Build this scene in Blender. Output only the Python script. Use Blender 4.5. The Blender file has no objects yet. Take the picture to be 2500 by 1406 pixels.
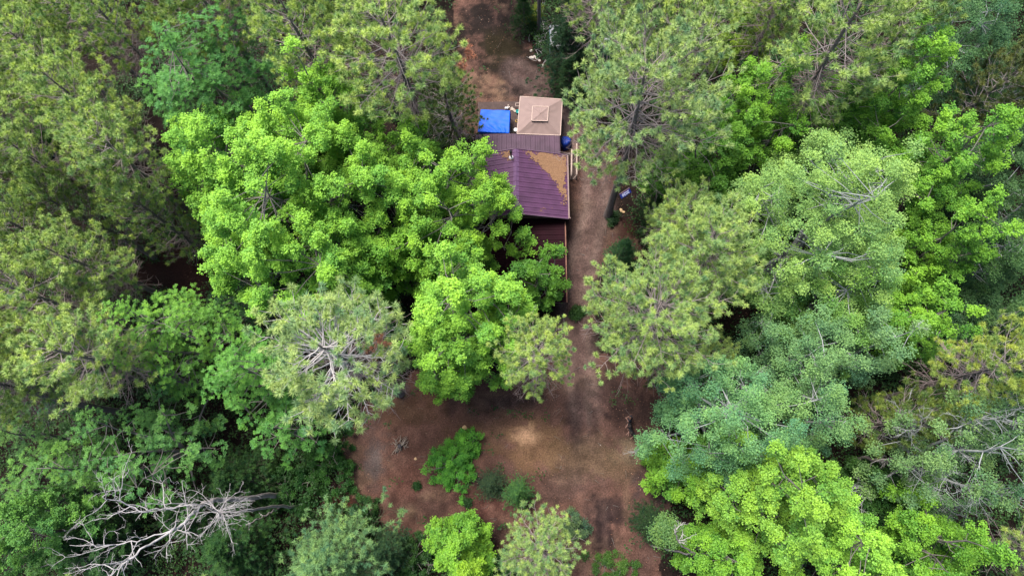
import bpy, bmesh, math, random
import numpy as np
from mathutils import Vector, Matrix

R_ = math.radians
scene = bpy.context.scene
C = scene.collection

# ------------------------------------------------------------------ camera, sky, sun, exposure
W0, H0, FPX, CAM_H = 2500.0, 1406.0, 1690.0, 55.0
d = np.array([70.0, 477.0, 1690.0]); d /= np.linalg.norm(d)          # straight down, in camera space
Zw = -d
Xw = np.array([1.0, 0, 0]) - Zw[0] * Zw; Xw /= np.linalg.norm(Xw)
Yw = np.cross(Zw, Xw)
M = np.column_stack([Xw, Yw, Zw])                                    # world -> camera(right,down,forward)
MT = M.T
cam = bpy.data.cameras.new('camera'); camo = bpy.data.objects.new('camera', cam); C.objects.link(camo)
cam.sensor_width = 36.0; cam.lens = 36.0 * FPX / W0; cam.clip_end = 1000; cam.clip_start = 0.5
cols = [MT @ np.array([1.0, 0, 0]), MT @ np.array([0, -1.0, 0]), MT @ np.array([0, 0, -1.0])]
mw = Matrix.Identity(4)
for j in range(3):
    for i in range(3):
        mw[i][j] = cols[j][i]
mw[2][3] = CAM_H
camo.matrix_world = mw
scene.camera = camo
scene.render.resolution_x = 1024; scene.render.resolution_y = 575

world = bpy.data.worlds.new('World'); scene.world = world; world.use_nodes = True
wn = world.node_tree; wn.nodes.clear()
sky = wn.nodes.new('ShaderNodeTexSky'); sky.sky_type = 'NISHITA'; sky.sun_disc = False
SUN_EL, SUN_AZ = R_(70), R_(-40)           # azimuth from +Y, clockwise
sky.sun_elevation = SUN_EL; sky.sun_rotation = SUN_AZ
sky.air_density = 1.0; sky.dust_density = 3.0; sky.ozone_density = 1.0
bg = wn.nodes.new('ShaderNodeBackground'); bg.inputs['Strength'].default_value = 0.10
wo = wn.nodes.new('ShaderNodeOutputWorld')
wn.links.new(sky.outputs[0], bg.inputs['Color']); wn.links.new(bg.outputs[0], wo.inputs[0])
sl = bpy.data.lights.new('sun', 'SUN'); sl.energy = 2.9; sl.angle = R_(24); sl.color = (1.0, 0.95, 0.86)
so = bpy.data.objects.new('sun', sl); C.objects.link(so)
sdir = Vector((math.sin(SUN_AZ) * math.cos(SUN_EL), math.cos(SUN_AZ) * math.cos(SUN_EL), math.sin(SUN_EL)))
so.rotation_euler = sdir.to_track_quat('Z', 'Y').to_euler(); so.location = (0, 0, 80)
scene.view_settings.view_transform = 'Standard'; scene.view_settings.look = 'None'
scene.view_settings.exposure = 1.5; scene.view_settings.gamma = 1.0
scene.cycles.max_bounces = 6; scene.cycles.diffuse_bounces = 4; scene.cycles.transmission_bounces = 3
scene.cycles.transparent_max_bounces = 4; scene.cycles.caustics_reflective = False; scene.cycles.caustics_refractive = False

# ------------------------------------------------------------------ helpers
def at(px, py, z=0.0):
    r = MT @ np.array([(px - W0 / 2) / FPX, (py - H0 / 2) / FPX, 1.0])
    t = (z - CAM_H) / r[2]
    return np.array([r[0] * t, r[1] * t, z])

def ppm(px, py, z=0.0):
    """pixels per metre (photo pixels) at a point"""
    r = MT @ np.array([(px - W0 / 2) / FPX, (py - H0 / 2) / FPX, 1.0])
    return FPX / ((z - CAM_H) / r[2])

def lin(c):
    return tuple((v / 255 / 12.92) if v / 255 <= 0.04045 else ((v / 255 + 0.055) / 1.055) ** 2.4 for v in c)

def tag(o, label=None, cat=None, group=None, kind=None):
    if label: o['label'] = label
    if cat: o['category'] = cat
    if group: o['group'] = group
    if kind: o['kind'] = kind
    return o

def empty(name, loc=(0, 0, 0), rz=0.0):
    o = bpy.data.objects.new(name, None); C.objects.link(o)
    o.location = tuple(float(v) for v in loc); o.rotation_euler = (0, 0, rz); o.empty_display_size = 0.3
    return o

def link(name, me, parent=None, loc=None):
    o = bpy.data.objects.new(name, me); C.objects.link(o)
    if parent: o.parent = parent
    if loc is not None: o.location = tuple(float(v) for v in loc)
    return o

def mesh_np(name, V, F, mat=None, tint=None, smooth=False, col=None):
    """V (n,3); F (m,k) constant polygon size"""
    V = np.ascontiguousarray(V, dtype=np.float32); F = np.ascontiguousarray(F, dtype=np.int32)
    me = bpy.data.meshes.new(name)
    m, k = F.shape
    me.vertices.add(len(V)); me.vertices.foreach_set('co', V.ravel())
    me.loops.add(m * k); me.loops.foreach_set('vertex_index', F.ravel())
    me.polygons.add(m); me.polygons.foreach_set('loop_start', np.arange(0, m * k, k, dtype=np.int32))
    try: me.polygons.foreach_set('loop_total', np.full(m, k, dtype=np.int32))
    except Exception: pass
    if smooth: me.polygons.foreach_set('use_smooth', np.ones(m, dtype=bool))
    me.update(calc_edges=True)
    if tint is not None:
        a = me.attributes.new('tint', 'FLOAT', 'FACE'); a.data.foreach_set('value', np.ascontiguousarray(tint, dtype=np.float32))
    if col is not None:
        a = me.attributes.new('Col', 'FLOAT_COLOR', 'POINT')
        a.data.foreach_set('color', np.ascontiguousarray(np.column_stack([col, np.ones(len(col))]), dtype=np.float32).ravel())
    if mat: me.materials.append(mat)
    return me

def nrm(a):
    return a / np.maximum(np.linalg.norm(a, axis=-1, keepdims=True), 1e-9)

class Tubes:
    def __init__(s): s.a = []; s.b = []; s.r = []; s.q = []
    def poly(s, P, r0, r1):
        P = np.asarray(P, float); n = len(P) - 1
        rr = np.linspace(r0, r1, n + 1)
        s.a.append(P[:-1]); s.b.append(P[1:]); s.r.append(rr[:-1]); s.q.append(rr[1:])
    def build(s, name, mat, sides=4):
        A = np.concatenate(s.a); B = np.concatenate(s.b); r = np.concatenate(s.r); q = np.concatenate(s.q)
        D = nrm(B - A)
        ref = np.where(np.abs(D[:, 2:3]) < 0.9, np.array([[0, 0, 1.0]]), np.array([[1.0, 0, 0]]))
        U = nrm(np.cross(ref, D)); Vv = np.cross(D, U)
        A = A - D * (r * 0.4)[:, None]
        th = np.arange(sides) * 2 * np.pi / sides
        ring = U[:, None, :] * np.cos(th)[None, :, None] + Vv[:, None, :] * np.sin(th)[None, :, None]
        V0 = A[:, None, :] + ring * r[:, None, None]; V1 = B[:, None, :] + ring * q[:, None, None]
        V = np.concatenate([V0, V1], axis=1).reshape(-1, 3)
        n = len(A); base = (np.arange(n) * 2 * sides)[:, None]
        F = []
        for i in range(sides):
            j = (i + 1) % sides
            F.append(np.concatenate([base + i, base + j, base + sides + j, base + sides + i], axis=1))
        F = np.concatenate(F)
        return mesh_np(name, V, F, mat, smooth=True)

def loft(P, rad, sides=10):
    """one continuous tube with shared rings, returns V,F"""
    P = np.asarray(P, float); n = len(P); V = []; 
    D = np.gradient(P, axis=0); D = nrm(D)
    U = nrm(np.cross(np.array([0.13, 0.9, 0.05]), D)); W = np.cross(D, U)
    th = np.arange(sides) * 2 * np.pi / sides
    for i in range(n):
        V.append(P[i] + rad[i] * (np.cos(th)[:, None] * U[i] + np.sin(th)[:, None] * W[i]))
    V = np.concatenate(V); F = []
    for i in range(n - 1):
        for j in range(sides):
            k = (j + 1) % sides
            F.append((i * sides + j, i * sides + k, (i + 1) * sides + k, (i + 1) * sides + j))
    return V, np.array(F)

def curve_pts(rng, p, dr, L, k, bend=(0, 0, 0), wob=0.06):
    """k segments from p along dr, bending by vector 'bend' (per full length)"""
    dr = np.asarray(dr, float); dr = dr / np.linalg.norm(dr); pts = [np.array(p, float)]
    b = np.asarray(bend, float)
    for i in range(k):
        dd = dr + b * ((i + 0.5) / k) + rng.normal(0, wob, 3)
        dd /= np.linalg.norm(dd)
        pts.append(pts[-1] + dd * L / k)
    return np.array(pts)

# ------------------------------------------------------------------ materials
def new_mat(name):
    m = bpy.data.materials.new(name); m.use_nodes = True
    return m, m.node_tree, m.node_tree.nodes['Principled BSDF']

def plain(name, col, rough=0.7, var=0.15, scale=8.0, metal=0.0, bump=0.0, coord='Object'):
    m, t, b = new_mat(name)
    tc = t.nodes.new('ShaderNodeTexCoord'); nz = t.nodes.new('ShaderNodeTexNoise')
    nz.inputs['Scale'].default_value = scale; nz.inputs['Detail'].default_value = 6
    t.links.new(tc.outputs[coord], nz.inputs['Vector'])
    mr = t.nodes.new('ShaderNodeMapRange'); mr.inputs['From Min'].default_value = 0.25; mr.inputs['From Max'].default_value = 0.75
    mr.inputs['To Min'].default_value = 1 - var; mr.inputs['To Max'].default_value = 1 + var
    t.links.new(nz.outputs[0], mr.inputs['Value'])
    mx = t.nodes.new('ShaderNodeVectorMath'); mx.operation = 'SCALE'; mx.inputs[0].default_value = col[:3]
    t.links.new(mr.outputs[0], mx.inputs['Scale']); t.links.new(mx.outputs[0], b.inputs['Base Color'])
    b.inputs['Roughness'].default_value = rough; b.inputs['Metallic'].default_value = metal
    b.inputs['Specular IOR Level'].default_value = 0.3
    if bump:
        bp = t.nodes.new('ShaderNodeBump'); bp.inputs['Strength'].default_value = bump; bp.inputs['Distance'].default_value = 0.02
        t.links.new(nz.outputs[0], bp.inputs['Height']); t.links.new(bp.outputs[0], b.inputs['Normal'])
    return m

def leaf_mat(name, young=(1.28, 1.12, 0.68), trans=0.27, rough=0.5):
    """object colour x per-leaf age: young leaves are yellower and paler, old ones deeper green"""
    m, t, b = new_mat(name)
    oi = t.nodes.new('ShaderNodeObjectInfo'); at_ = t.nodes.new('ShaderNodeAttribute'); at_.attribute_name = 'tint'
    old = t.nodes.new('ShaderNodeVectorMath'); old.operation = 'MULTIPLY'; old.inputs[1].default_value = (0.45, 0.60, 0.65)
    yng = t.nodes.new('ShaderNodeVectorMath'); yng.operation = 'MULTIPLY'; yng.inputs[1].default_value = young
    t.links.new(oi.outputs['Color'], old.inputs[0]); t.links.new(oi.outputs['Color'], yng.inputs[0])
    mx = t.nodes.new('ShaderNodeMix'); mx.data_type = 'RGBA'
    t.links.new(at_.outputs['Fac'], mx.inputs['Factor']); t.links.new(old.outputs[0], mx.inputs['A']); t.links.new(yng.outputs[0], mx.inputs['B'])
    t.links.new(mx.outputs['Result'], b.inputs['Base Color'])
    b.inputs['Roughness'].default_value = rough; b.inputs['Specular IOR Level'].default_value = 0.18
    tr = t.nodes.new('ShaderNodeBsdfTranslucent')
    tm = t.nodes.new('ShaderNodeVectorMath'); tm.operation = 'MULTIPLY'; tm.inputs[1].default_value = (1.15, 1.15, 0.55)
    t.links.new(mx.outputs['Result'], tm.inputs[0]); t.links.new(tm.outputs[0], tr.inputs['Color'])
    ms = t.nodes.new('ShaderNodeMixShader'); ms.inputs[0].default_value = trans
    t.links.new(b.outputs[0], ms.inputs[1]); t.links.new(tr.outputs[0], ms.inputs[2])
    t.links.new(ms.outputs[0], t.nodes['Material Output'].inputs['Surface'])
    return m

LEAF = leaf_mat('leaf_green')
NEEDLE = leaf_mat('pine_needles', young=(1.38, 1.22, 0.78), trans=0.18, rough=0.6)
BARK_PINE = plain('pine_bark', (0.27, 0.225, 0.22), 0.9, 0.3, 6, bump=0.5)
BARK_TRUNK = plain('grey_trunk_bark', (0.15, 0.125, 0.12), 0.95, 0.4, 9, bump=0.8)
BARK_GREY = plain('grey_branch_bark', (0.15, 0.135, 0.125), 0.9, 0.25, 6, bump=0.5)
BARK_PALE = plain('pale_aspen_bark', (0.28, 0.29, 0.29), 0.8, 0.25, 3, bump=0.3)
BARK_DEAD = plain('bleached_dead_wood', (0.37, 0.345, 0.345), 0.85, 0.3, 5, bump=0.4)
TWIG = plain('dry_twigs', (0.24, 0.185, 0.18), 0.9, 0.3, 5)

# ------------------------------------------------------------------ foliage builders
def leaves_mesh(name, cen, U, N, ln, wd, tint, mat=None):
    U = nrm(U); V = nrm(np.cross(N, U)); 
    ln = ln[:, None]; wd = wd[:, None]
    Nn = np.cross(U, V)
    P = np.stack([cen - U * ln * 0.5, cen + V * wd * 0.5 + U * ln * 0.05 - Nn * wd * .12, cen + U * ln * 0.5, cen - V * wd * 0.5 + U * ln * 0.05 - Nn * wd * .12], axis=1).reshape(-1, 3)
    F = np.arange(len(cen) * 4).reshape(-1, 4)
    return mesh_np(name, P, F, mat or LEAF, tint=np.clip(tint, 0, 1.3))

def tufts_mesh(name, rng, P, D, n=36, length=0.26, width=0.026, spread=0.8, tint0=0.45):
    P = np.asarray(P); D = nrm(np.asarray(D)); T = len(P)
    dirs = nrm(D[:, None, :] * 0.55 + nrm(rng.normal(0, 1, (T, n, 3))) * 1.0 + np.array([0, 0, 0.15]))
    ln = length * rng.uniform(0.75, 1.15, (T, n, 1)) * rng.uniform(0.8, 1.2, (T, 1, 1))
    st = P[:, None, :] + D[:, None, :] * rng.uniform(-0.10, 0.06, (T, n, 1))
    side = nrm(np.cross(dirs, rng.normal(0, 1, (T, n, 3)))) * width * 0.5
    V = np.stack([st - side, st + side, st + dirs * ln], axis=2).reshape(-1, 3)
    F = np.arange(T * n * 3).reshape(-1, 3)
    tint = np.clip(tint0 + rng.normal(0, 0.24, (T, 1)) + rng.normal(0, 0.12, (T, n)), 0, 1.2).ravel()
    return mesh_np(name, V, F, NEEDLE, tint=tint)

def pine_proto(seed, H=19.0, R=3.1, base=0.52, gap=0.52, per=4.6, tuft_n=36, openness=0.35, dead=22, tl=0.27, sub=6, topcut=0.97, tint0=0.45, up=1.0, tw=0.026, brf=1.0, bark=None, cone=False):
    rng = np.random.default_rng(seed)
    tr = Tubes(); br = Tubes(); tw_ = Tubes()
    lean = rng.normal(0, 0.012, 2)
    K = 14
    tz = np.linspace(0, H, K)
    tp = np.column_stack([lean[0] * tz + 0.12 * np.sin(tz * 0.35 + seed), lean[1] * tz + 0.12 * np.cos(tz * 0.3 + seed) - 0.12, tz])
    rad = 0.25 * (1 - tz / H) ** 0.75 + 0.02; rad[0] *= 1.35
    trunkV, trunkF = loft(tp, rad, 9)
    def tpos(z): return np.array([np.interp(z, tz, tp[:, 0]), np.interp(z, tz, tp[:, 1]), z])
    TP = []; TD = []
    z = base * H
    az0 = rng.uniform(0, 6.28)
    while z < topcut * H:
        t = (z - base * H) / (H - base * H)
        nl = max(3, int(rng.normal(per, 0.8)))
        az0 += rng.uniform(0.5, 1.2)
        for i in range(nl):
            prof = (0.72 + 0.9 * t if t < 0.3 else math.sqrt(max(0.02, 1 - ((t - 0.3) / 0.72) ** 2)))
            if cone: prof = 1.05 - t
            L = R * prof * (rng.uniform(0.72, 1.15) if not cone else rng.uniform(0.6, 1.2))
            az = az0 + 2 * np.pi * i / nl + rng.normal(0, 0.18)
            el = R_(-8 + 60 * t ** 1.3) + rng.normal(0, 0.12)
            dr = np.array([math.cos(az) * math.cos(el), math.sin(az) * math.cos(el), math.sin(el)])
            pts = curve_pts(rng, tpos(z + rng.normal(0, 0.1)), dr, L, 6, (0, 0, 0.55 * up), 0.09)
            br.poly(pts, brf * (0.016 + 0.008 * L), 0.009 * brf)
            ns = int(sub * (0.5 + 0.5 * L / R) + rng.uniform(0, 1.5))
            s0 = openness * (1 - 0.75 * t) + 0.12 * rng.random()
            for j in range(ns):
                s = s0 + (1 - s0) * (j + rng.random()) / ns
                idx = s * 6; i0 = min(5, int(idx)); p = pts[i0] + (pts[i0 + 1] - pts[i0]) * (idx - i0)
                fw = nrm(pts[i0 + 1] - pts[i0]); sd = np.cross(fw, [0, 0, 1.0]) * (1 if j % 2 else -1)
                sl_ = L * 0.36 * (1.15 - 0.5 * s) * rng.uniform(0.7, 1.25) + 0.12
                sp = curve_pts(rng, p, fw * 0.8 + sd * rng.uniform(0.5, 1.0) + np.array([0, 0, 0.15 * up]), sl_, 3, (0, 0, 0.75 * up), 0.12)
                br.poly(sp, 0.016 * brf, 0.008 * brf)
                TP.append(sp[-1]); TD.append(sp[-1] - sp[-2])
                if sl_ > 0.45:
                    for q in range(int(rng.random() < 0.4) + int(sl_ > 1.0)):
                        k = 2 if q == 0 else 1
                        fp = sp[k] + rng.normal(0, 0.05, 3)
                        dd = nrm(nrm(sp[k + 1] - sp[k]) + rng.normal(0, 0.6, 3) + np.array([0, 0, 0.5 * up]))
                        e = fp + dd * rng.uniform(0.15, 0.35)
                        br.poly(np.array([sp[k], e]), 0.009, 0.006)
                        TP.append(e); TD.append(dd)
            TP.append(pts[-1]); TD.append(pts[-1] - pts[-2])
        z += gap * rng.uniform(0.75, 1.3)
    for k in range(3):
        dd = nrm(np.array([rng.normal(0, 0.3), rng.normal(0, 0.3), 1.0])); e = tpos(H) + dd * 0.3 * k
        TP.append(e); TD.append(dd)
    # bare dead whorls under the green crown
    for k in range(dead):
        z = (base + rng.uniform(-0.16, 0.16)) * H; az = rng.uniform(0, 6.28); el = rng.uniform(-0.35, 0.15)
        L = R * rng.uniform(0.45, 1.0)
        dr = np.array([math.cos(az) * math.cos(el), math.sin(az) * math.cos(el), math.sin(el)])
        pts = curve_pts(rng, tpos(z), dr, L, 6, (0, 0, rng.uniform(-0.3, 0.6)), 0.12)
        tw_.poly(pts, 0.028, 0.008)
        for j in range(7):
            i0 = rng.integers(1, 6); fw = nrm(pts[min(6, i0 + 1)] - pts[i0])
            sp = curve_pts(rng, pts[i0], fw + rng.normal(0, 0.7, 3), L * rng.uniform(0.15, 0.45), 4, rng.normal(0, 0.8, 3), 0.2)
            tw_.poly(sp, 0.012, 0.005)
            if rng.random() < 0.5:
                tw_.poly(curve_pts(rng, sp[2], rng.normal(0, 1, 3), L * 0.15, 3, rng.normal(0, .8, 3), 0.2), 0.008, 0.004)
    out = {'trunk': mesh_np('trunk', trunkV, trunkF, BARK_TRUNK, smooth=True),
           'branches': br.build('branches', bark or BARK_PINE, 3),
           'crown': tufts_mesh('crown', rng, TP, TD, tuft_n, tl, tw, tint0=tint0)}
    if dead: out['dead_twigs'] = tw_.build('dead_twigs', TWIG, 3)
    return out, H, R

def leafy_proto(seed, H, R, cb=0.45, dens=1.0, clump=1.25, cw=0.42, nsub=24, nleaf=12, ls=0.13, aspect=0.8, style='leaf',
                bark=None, lobes=0.16, top=0.0, bare=0, up=0.55, young=0.35, sink=0.35, bare_r=0.022, bare_l=1.0, stems=1, spread=0.10, inner=0.3, squash=1.0):
    rng = np.random.default_rng(seed)
    bark = bark or BARK_GREY
    zc = H * cb; Hc = (H - zc)
    tr = Tubes(); br = Tubes(); bb = Tubes()
    n = int(6.5 * R * R * dens) + 6
    # crown points, jittered Fibonacci dome
    i = np.arange(n)
    ct = 1 - (i + 0.5) / n * 1.12
    ph = i * 2.39996 + rng.normal(0, 0.25, n) + seed
    ct = np.clip(ct + rng.normal(0, 0.04, n), -0.3, 1); st = np.sqrt(1 - ct ** 2)
    lob = 1 + lobes * np.sin(3 * ph + seed) + lobes * 0.8 * np.sin(5 * ph + 2.1 * seed) + lobes * 0.6 * np.sin(2 * ph + 0.7 * seed + 3 * ct)
    rho = np.where(rng.random(n) < inner, rng.uniform(0.35, 0.8, n), rng.uniform(0.78, 1.0, n)) * lob
    cen = np.column_stack([R * rho * st * np.cos(ph), R * rho * st * np.sin(ph), zc + Hc * rho * np.maximum(ct, -0.2) * squash - 0.1 * Hc * st])
    # main limbs: farthest point picks
    nl = max(4, int(3 + R * 1.8)); nl = min(nl, n - 1)
    pick = [0]
    dm = np.linalg.norm(cen - cen[0], axis=1)
    for _ in range(nl - 1):
        k = int(np.argmax(dm)); pick.append(k); dm = np.minimum(dm, np.linalg.norm(cen - cen[k], axis=1))
    fork = np.array([0, 0, zc * 0.72])
    tz = np.linspace(0, 1, 8)
    tp = np.column_stack([0.15 * np.sin(tz * 3 + seed), 0.15 * np.sin(tz * 2 + 2 * seed) - .1, tz * fork[2]]); fork = tp[-1]
    r0 = 0.05 + 0.014 * H
    tV, tF = loft(tp, r0 * (1.25 - 0.35 * tz), 9)
    limbs = []
    for k in pick:
        e = cen[k] * np.array([0.86, 0.86, 1]) - np.array([0, 0, 0.3])
        L = np.linalg.norm(e - fork); q = np.linspace(0, 1, 8)[:, None]
        mid = fork * 0.5 + e * 0.5 + np.array([(fork[0] - e[0]) * 0.12, (fork[1] - e[1]) * 0.12, 0.08 * L]) + rng.normal(0, 0.04 * L, 3)
        P = (1 - q) ** 2 * fork + 2 * q * (1 - q) * mid + q ** 2 * e
        P[1:-1] += rng.normal(0, 0.03 * L / 3, (6, 3))
        limbs.append(P); br.poly(P, r0 * 0.55, 0.02)
    allp = np.concatenate([p[2:] for p in limbs])
    axes = []
    Ls = clump * rng.uniform(0.65, 1.25, n) * (0.75 + 0.25 * min(1, R / 4))
    for k in range(n):
        dd = np.linalg.norm(allp - cen[k], axis=1) + 0.7 * np.maximum(0, allp[:, 2] - cen[k][2])
        a = allp[int(np.argmin(dd))]
        v = cen[k] - a; L = np.linalg.norm(v) + 1e-6
        radial = nrm(cen[k] - np.array([0, 0, zc * 0.8]))
        ax = nrm(radial * 0.9 + v / L * 0.35 + np.array([0, 0, up]) + rng.normal(0, 0.22, 3)); axes.append(ax)
        s0 = cen[k] - ax * Ls[k] * 0.45
        m = (a + s0) / 2 + rng.normal(0, 0.05 * L, 3)
        br.poly(np.array([a, m, s0, cen[k]]), 0.012 + 0.01 * min(2, L), 0.008)
    axes = np.array(axes)
    # sub-clusters on each clump
    t = rng.random((n, nsub)) ** 0.85
    prof = np.sin(np.pi * (0.12 + 0.80 * t)) ** 0.7
    a3 = axes[:, None, :]
    rnd = rng.normal(0, 1, (n, nsub, 3)); perp = nrm(rnd - (rnd * a3).sum(-1, keepdims=True) * a3)
    perp[..., 2] = np.where(perp[..., 2] < -0.35, -perp[..., 2] * 0.6, perp[..., 2])
    w = (cw * prof * rng.uniform(0.35, 1.1, (n, nsub)))[..., None] * (0.75 + 0.5 * rng.random((n, 1, 1)))
    sc = cen[:, None, :] + a3 * ((t - 0.45) * Ls[:, None])[..., None] + perp * w
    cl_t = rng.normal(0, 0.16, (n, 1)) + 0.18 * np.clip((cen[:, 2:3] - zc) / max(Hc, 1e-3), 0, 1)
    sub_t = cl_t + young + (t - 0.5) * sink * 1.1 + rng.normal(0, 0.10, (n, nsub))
    sc = sc.reshape(-1, 3); sub_t = sub_t.ravel(); ns = len(sc)
    if style == 'rosette':
        nl_ = nleaf
        th = (np.arange(nl_)[None, :] * 2 * np.pi / nl_ + rng.uniform(0, 6.28, (ns, 1)) + rng.normal(0, 0.15, (ns, nl_)))
        ad = nrm(np.repeat(axes, nsub, axis=0) * 0.6 + np.array([0, 0, 0.8]) + rng.normal(0, 0.15, (ns, 3)))
        u = nrm(np.cross(ad, np.array([0.3, 1, 0.1]))); v = np.cross(ad, u)
        dirs = u[:, None] * np.cos(th)[..., None] + v[:, None] * np.sin(th)[..., None] + ad[:, None] * rng.uniform(-0.1, 0.8, (ns, nl_, 1))
        dirs = nrm(dirs); ll = ls * rng.uniform(0.75, 1.2, (ns, nl_))
        c = sc[:, None] + dirs * ll[..., None] * 0.55
        N = nrm(ad[:, None] - dirs * 0.3 + rng.normal(0, 0.12, (ns, nl_, 3)))
        tint = (sub_t[:, None] + rng.normal(0, 0.08, (ns, nl_))).ravel()
        me = leaves_mesh('crown', c.reshape(-1, 3), dirs.reshape(-1, 3), N.reshape(-1, 3), ll.ravel(), ll.ravel() * aspect, tint)
    else:
        c = sc[:, None] + rng.normal(0, spread, (ns, nleaf, 3)) * np.array([1, 1, 0.7])
        N = nrm(rng.normal(0, 0.55, (ns, nleaf, 3)) + np.array([0, 0, 0.9]) + np.repeat(axes, nsub, axis=0)[:, None] * 0.3)
        U = nrm(np.cross(N, rng.normal(0, 1, (ns, nleaf, 3))))
        ll = (ls * rng.uniform(0.7, 1.25, (ns, nleaf))).ravel()
        tint = (sub_t[:, None] + rng.normal(0, 0.10, (ns, nleaf))).ravel()
        me = leaves_mesh('crown', c.reshape(-1, 3), U.reshape(-1, 3), N.reshape(-1, 3), ll, ll * aspect, tint)
    out = {'trunk': mesh_np('trunk', tV, tF, bark if bark is BARK_PALE else BARK_TRUNK, smooth=True), 'branches': br.build('branches', bark, 4), 'crown': me}
    if bare:
        for k in range(bare):
            P = limbs[rng.integers(0, len(limbs))]; i0 = rng.integers(4, 8); p = P[i0]
            dr = nrm(nrm(P[i0] - P[i0 - 1]) + np.array([0, 0, 0.5]) + rng.normal(0, 0.4, 3))
            bare_branch(bb, rng, p, dr, rng.uniform(1.2, 2.3) * bare_l, bare_r, 3)
        out['bare_twigs'] = bb.build('bare_twigs', BARK_DEAD if bark is not BARK_PALE else BARK_PALE, 4)
    return out, H, R

def bare_branch(T, rng, p, dr, L, r, depth, nsub=5):
    k = 6
    pts = curve_pts(rng, p, dr, L, k, rng.normal(0, 0.5, 3), 0.16)
    T.poly(pts, r, r * 0.35)
    if depth <= 0: return
    for j in range(nsub):
        i0 = rng.integers(1, k + 1); fw = nrm(pts[i0] - pts[i0 - 1])
        bare_branch(T, rng, pts[i0], nrm(fw + rng.normal(0, 0.55, 3)), L * rng.uniform(0.3, 0.55), max(0.006, r * 0.5), depth - 1, max(2, nsub - 2))

def brown_spray(parent, spots, seed):
    rng = np.random.default_rng(seed); P = []; D = []
    for px, py, z, r in spots:
        c = at(px, py, z)
        for k in range(int(9 * r / 0.3)):
            P.append(c + rng.normal(0, r * .6, 3)); D.append(rng.normal(0, 1, 3) + [0, 0, -.5])
    me = tufts_mesh('dead_needles', rng, P, D, 40, 0.24, 0.03, tint0=.5)
    me.materials[0] = BROWNN
    bpy.context.view_layer.update()
    o = link('dead_needles', me, parent); o.matrix_parent_inverse = parent.matrix_world.inverted()
    return o
BROWNN = plain('dead_brown_needles', (0.36, 0.15, 0.09), 0.9, 0.3, 10)

def plant(name, proto, px, py, rpx, h, rz, label, cat, color, group=None, zref=0.85, base=None, tilt=(0, 0)):
    parts, H, R = proto
    if base is not None: b = at(base[0], base[1], 0)
    else:
        b = at(px, py, h * zref); b[2] = 0
    b[2] = -0.05
    s = rpx / ppm(px, py, h * 0.8) / R
    o = empty(name, b, rz); o.scale = (s, s, h / H); o.rotation_euler = (tilt[0], tilt[1], rz)
    tag(o, label, cat, group)
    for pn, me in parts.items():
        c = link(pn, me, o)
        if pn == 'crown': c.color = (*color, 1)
    return o

# ------------------------------------------------------------------ ground
def vnoise(x, y, s, seed):
    r = np.random.default_rng(seed); G = r.random((256, 256))
    X = x / s + 1000.3; Y = y / s + 1000.7; xi = np.floor(X).astype(int); yi = np.floor(Y).astype(int); fx = X - xi; fy = Y - yi
    fx = fx * fx * (3 - 2 * fx); fy = fy * fy * (3 - 2 * fy)
    g = lambda a, b: G[a % 256, b % 256]
    return (g(xi, yi) * (1 - fx) + g(xi + 1, yi) * fx) * (1 - fy) + (g(xi, yi + 1) * (1 - fx) + g(xi + 1, yi + 1) * fx) * fy
def fbm(x, y, s, seed, o=4):
    v = 0; a = 0.5; t = 0
    for k in range(o):
        v = v + a * vnoise(x, y, s / 2 ** k, seed + k); t += a; a *= 0.55
    return v / t

def inpoly(x, y, poly):
    poly = np.asarray(poly); c = np.zeros(x.shape, bool); j = len(poly) - 1
    for i in range(len(poly)):
        xi, yi = poly[i]; xj, yj = poly[j]
        c ^= ((yi > y) != (yj > y)) & (x < (xj - xi) * (y - yi) / (yj - yi + 1e-12) + xi)
        j = i
    return c
def pdist(x, y, line):
    dm = np.full(x.shape, 1e9)
    for (ax, ay), (bx, by) in zip(line[:-1], line[1:]):
        dx, dy = bx - ax, by - ay; t = np.clip(((x - ax) * dx + (y - ay) * dy) / (dx * dx + dy * dy), 0, 1)
        dm = np.minimum(dm, np.hypot(x - ax - t * dx, y - ay - t * dy))
    return dm
def G2(pts): return [tuple(at(px, py)[:2]) for px, py in pts]

CLEAR_PX = [(830, 1090), (880, 1000), (960, 950), (1010, 900), (1100, 860), (1240, 900), (1385, 850), (1385, 560), (1385, 360), (1150, 330),
            (1110, 180), (1120, -30), (1300, -30), (1312, 140), (1390, 215), (1440, 330), (1520, 380), (1490, 520), (1560, 620), (1480, 640),
            (1440, 720), (1440, 860), (1560, 900), (1660, 880), (1680, 960), (1610, 1040), (1640, 1120), (1650, 1190), (1610, 1290), (1600, 1440), (1440, 1480),
            (1340, 1400), (1130, 1300), (1000, 1330), (900, 1250), (850, 1180)]
CLEAR = G2(CLEAR_PX)
DRIVE = G2([(1445, 1500), (1452, 1400), (1450, 1250), (1435, 1080), (1420, 930), (1405, 800), (1402, 720), (1425, 620), (1455, 520), (1450, 420), (1400, 290), (1330, 215), (1260, 170)])

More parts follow.
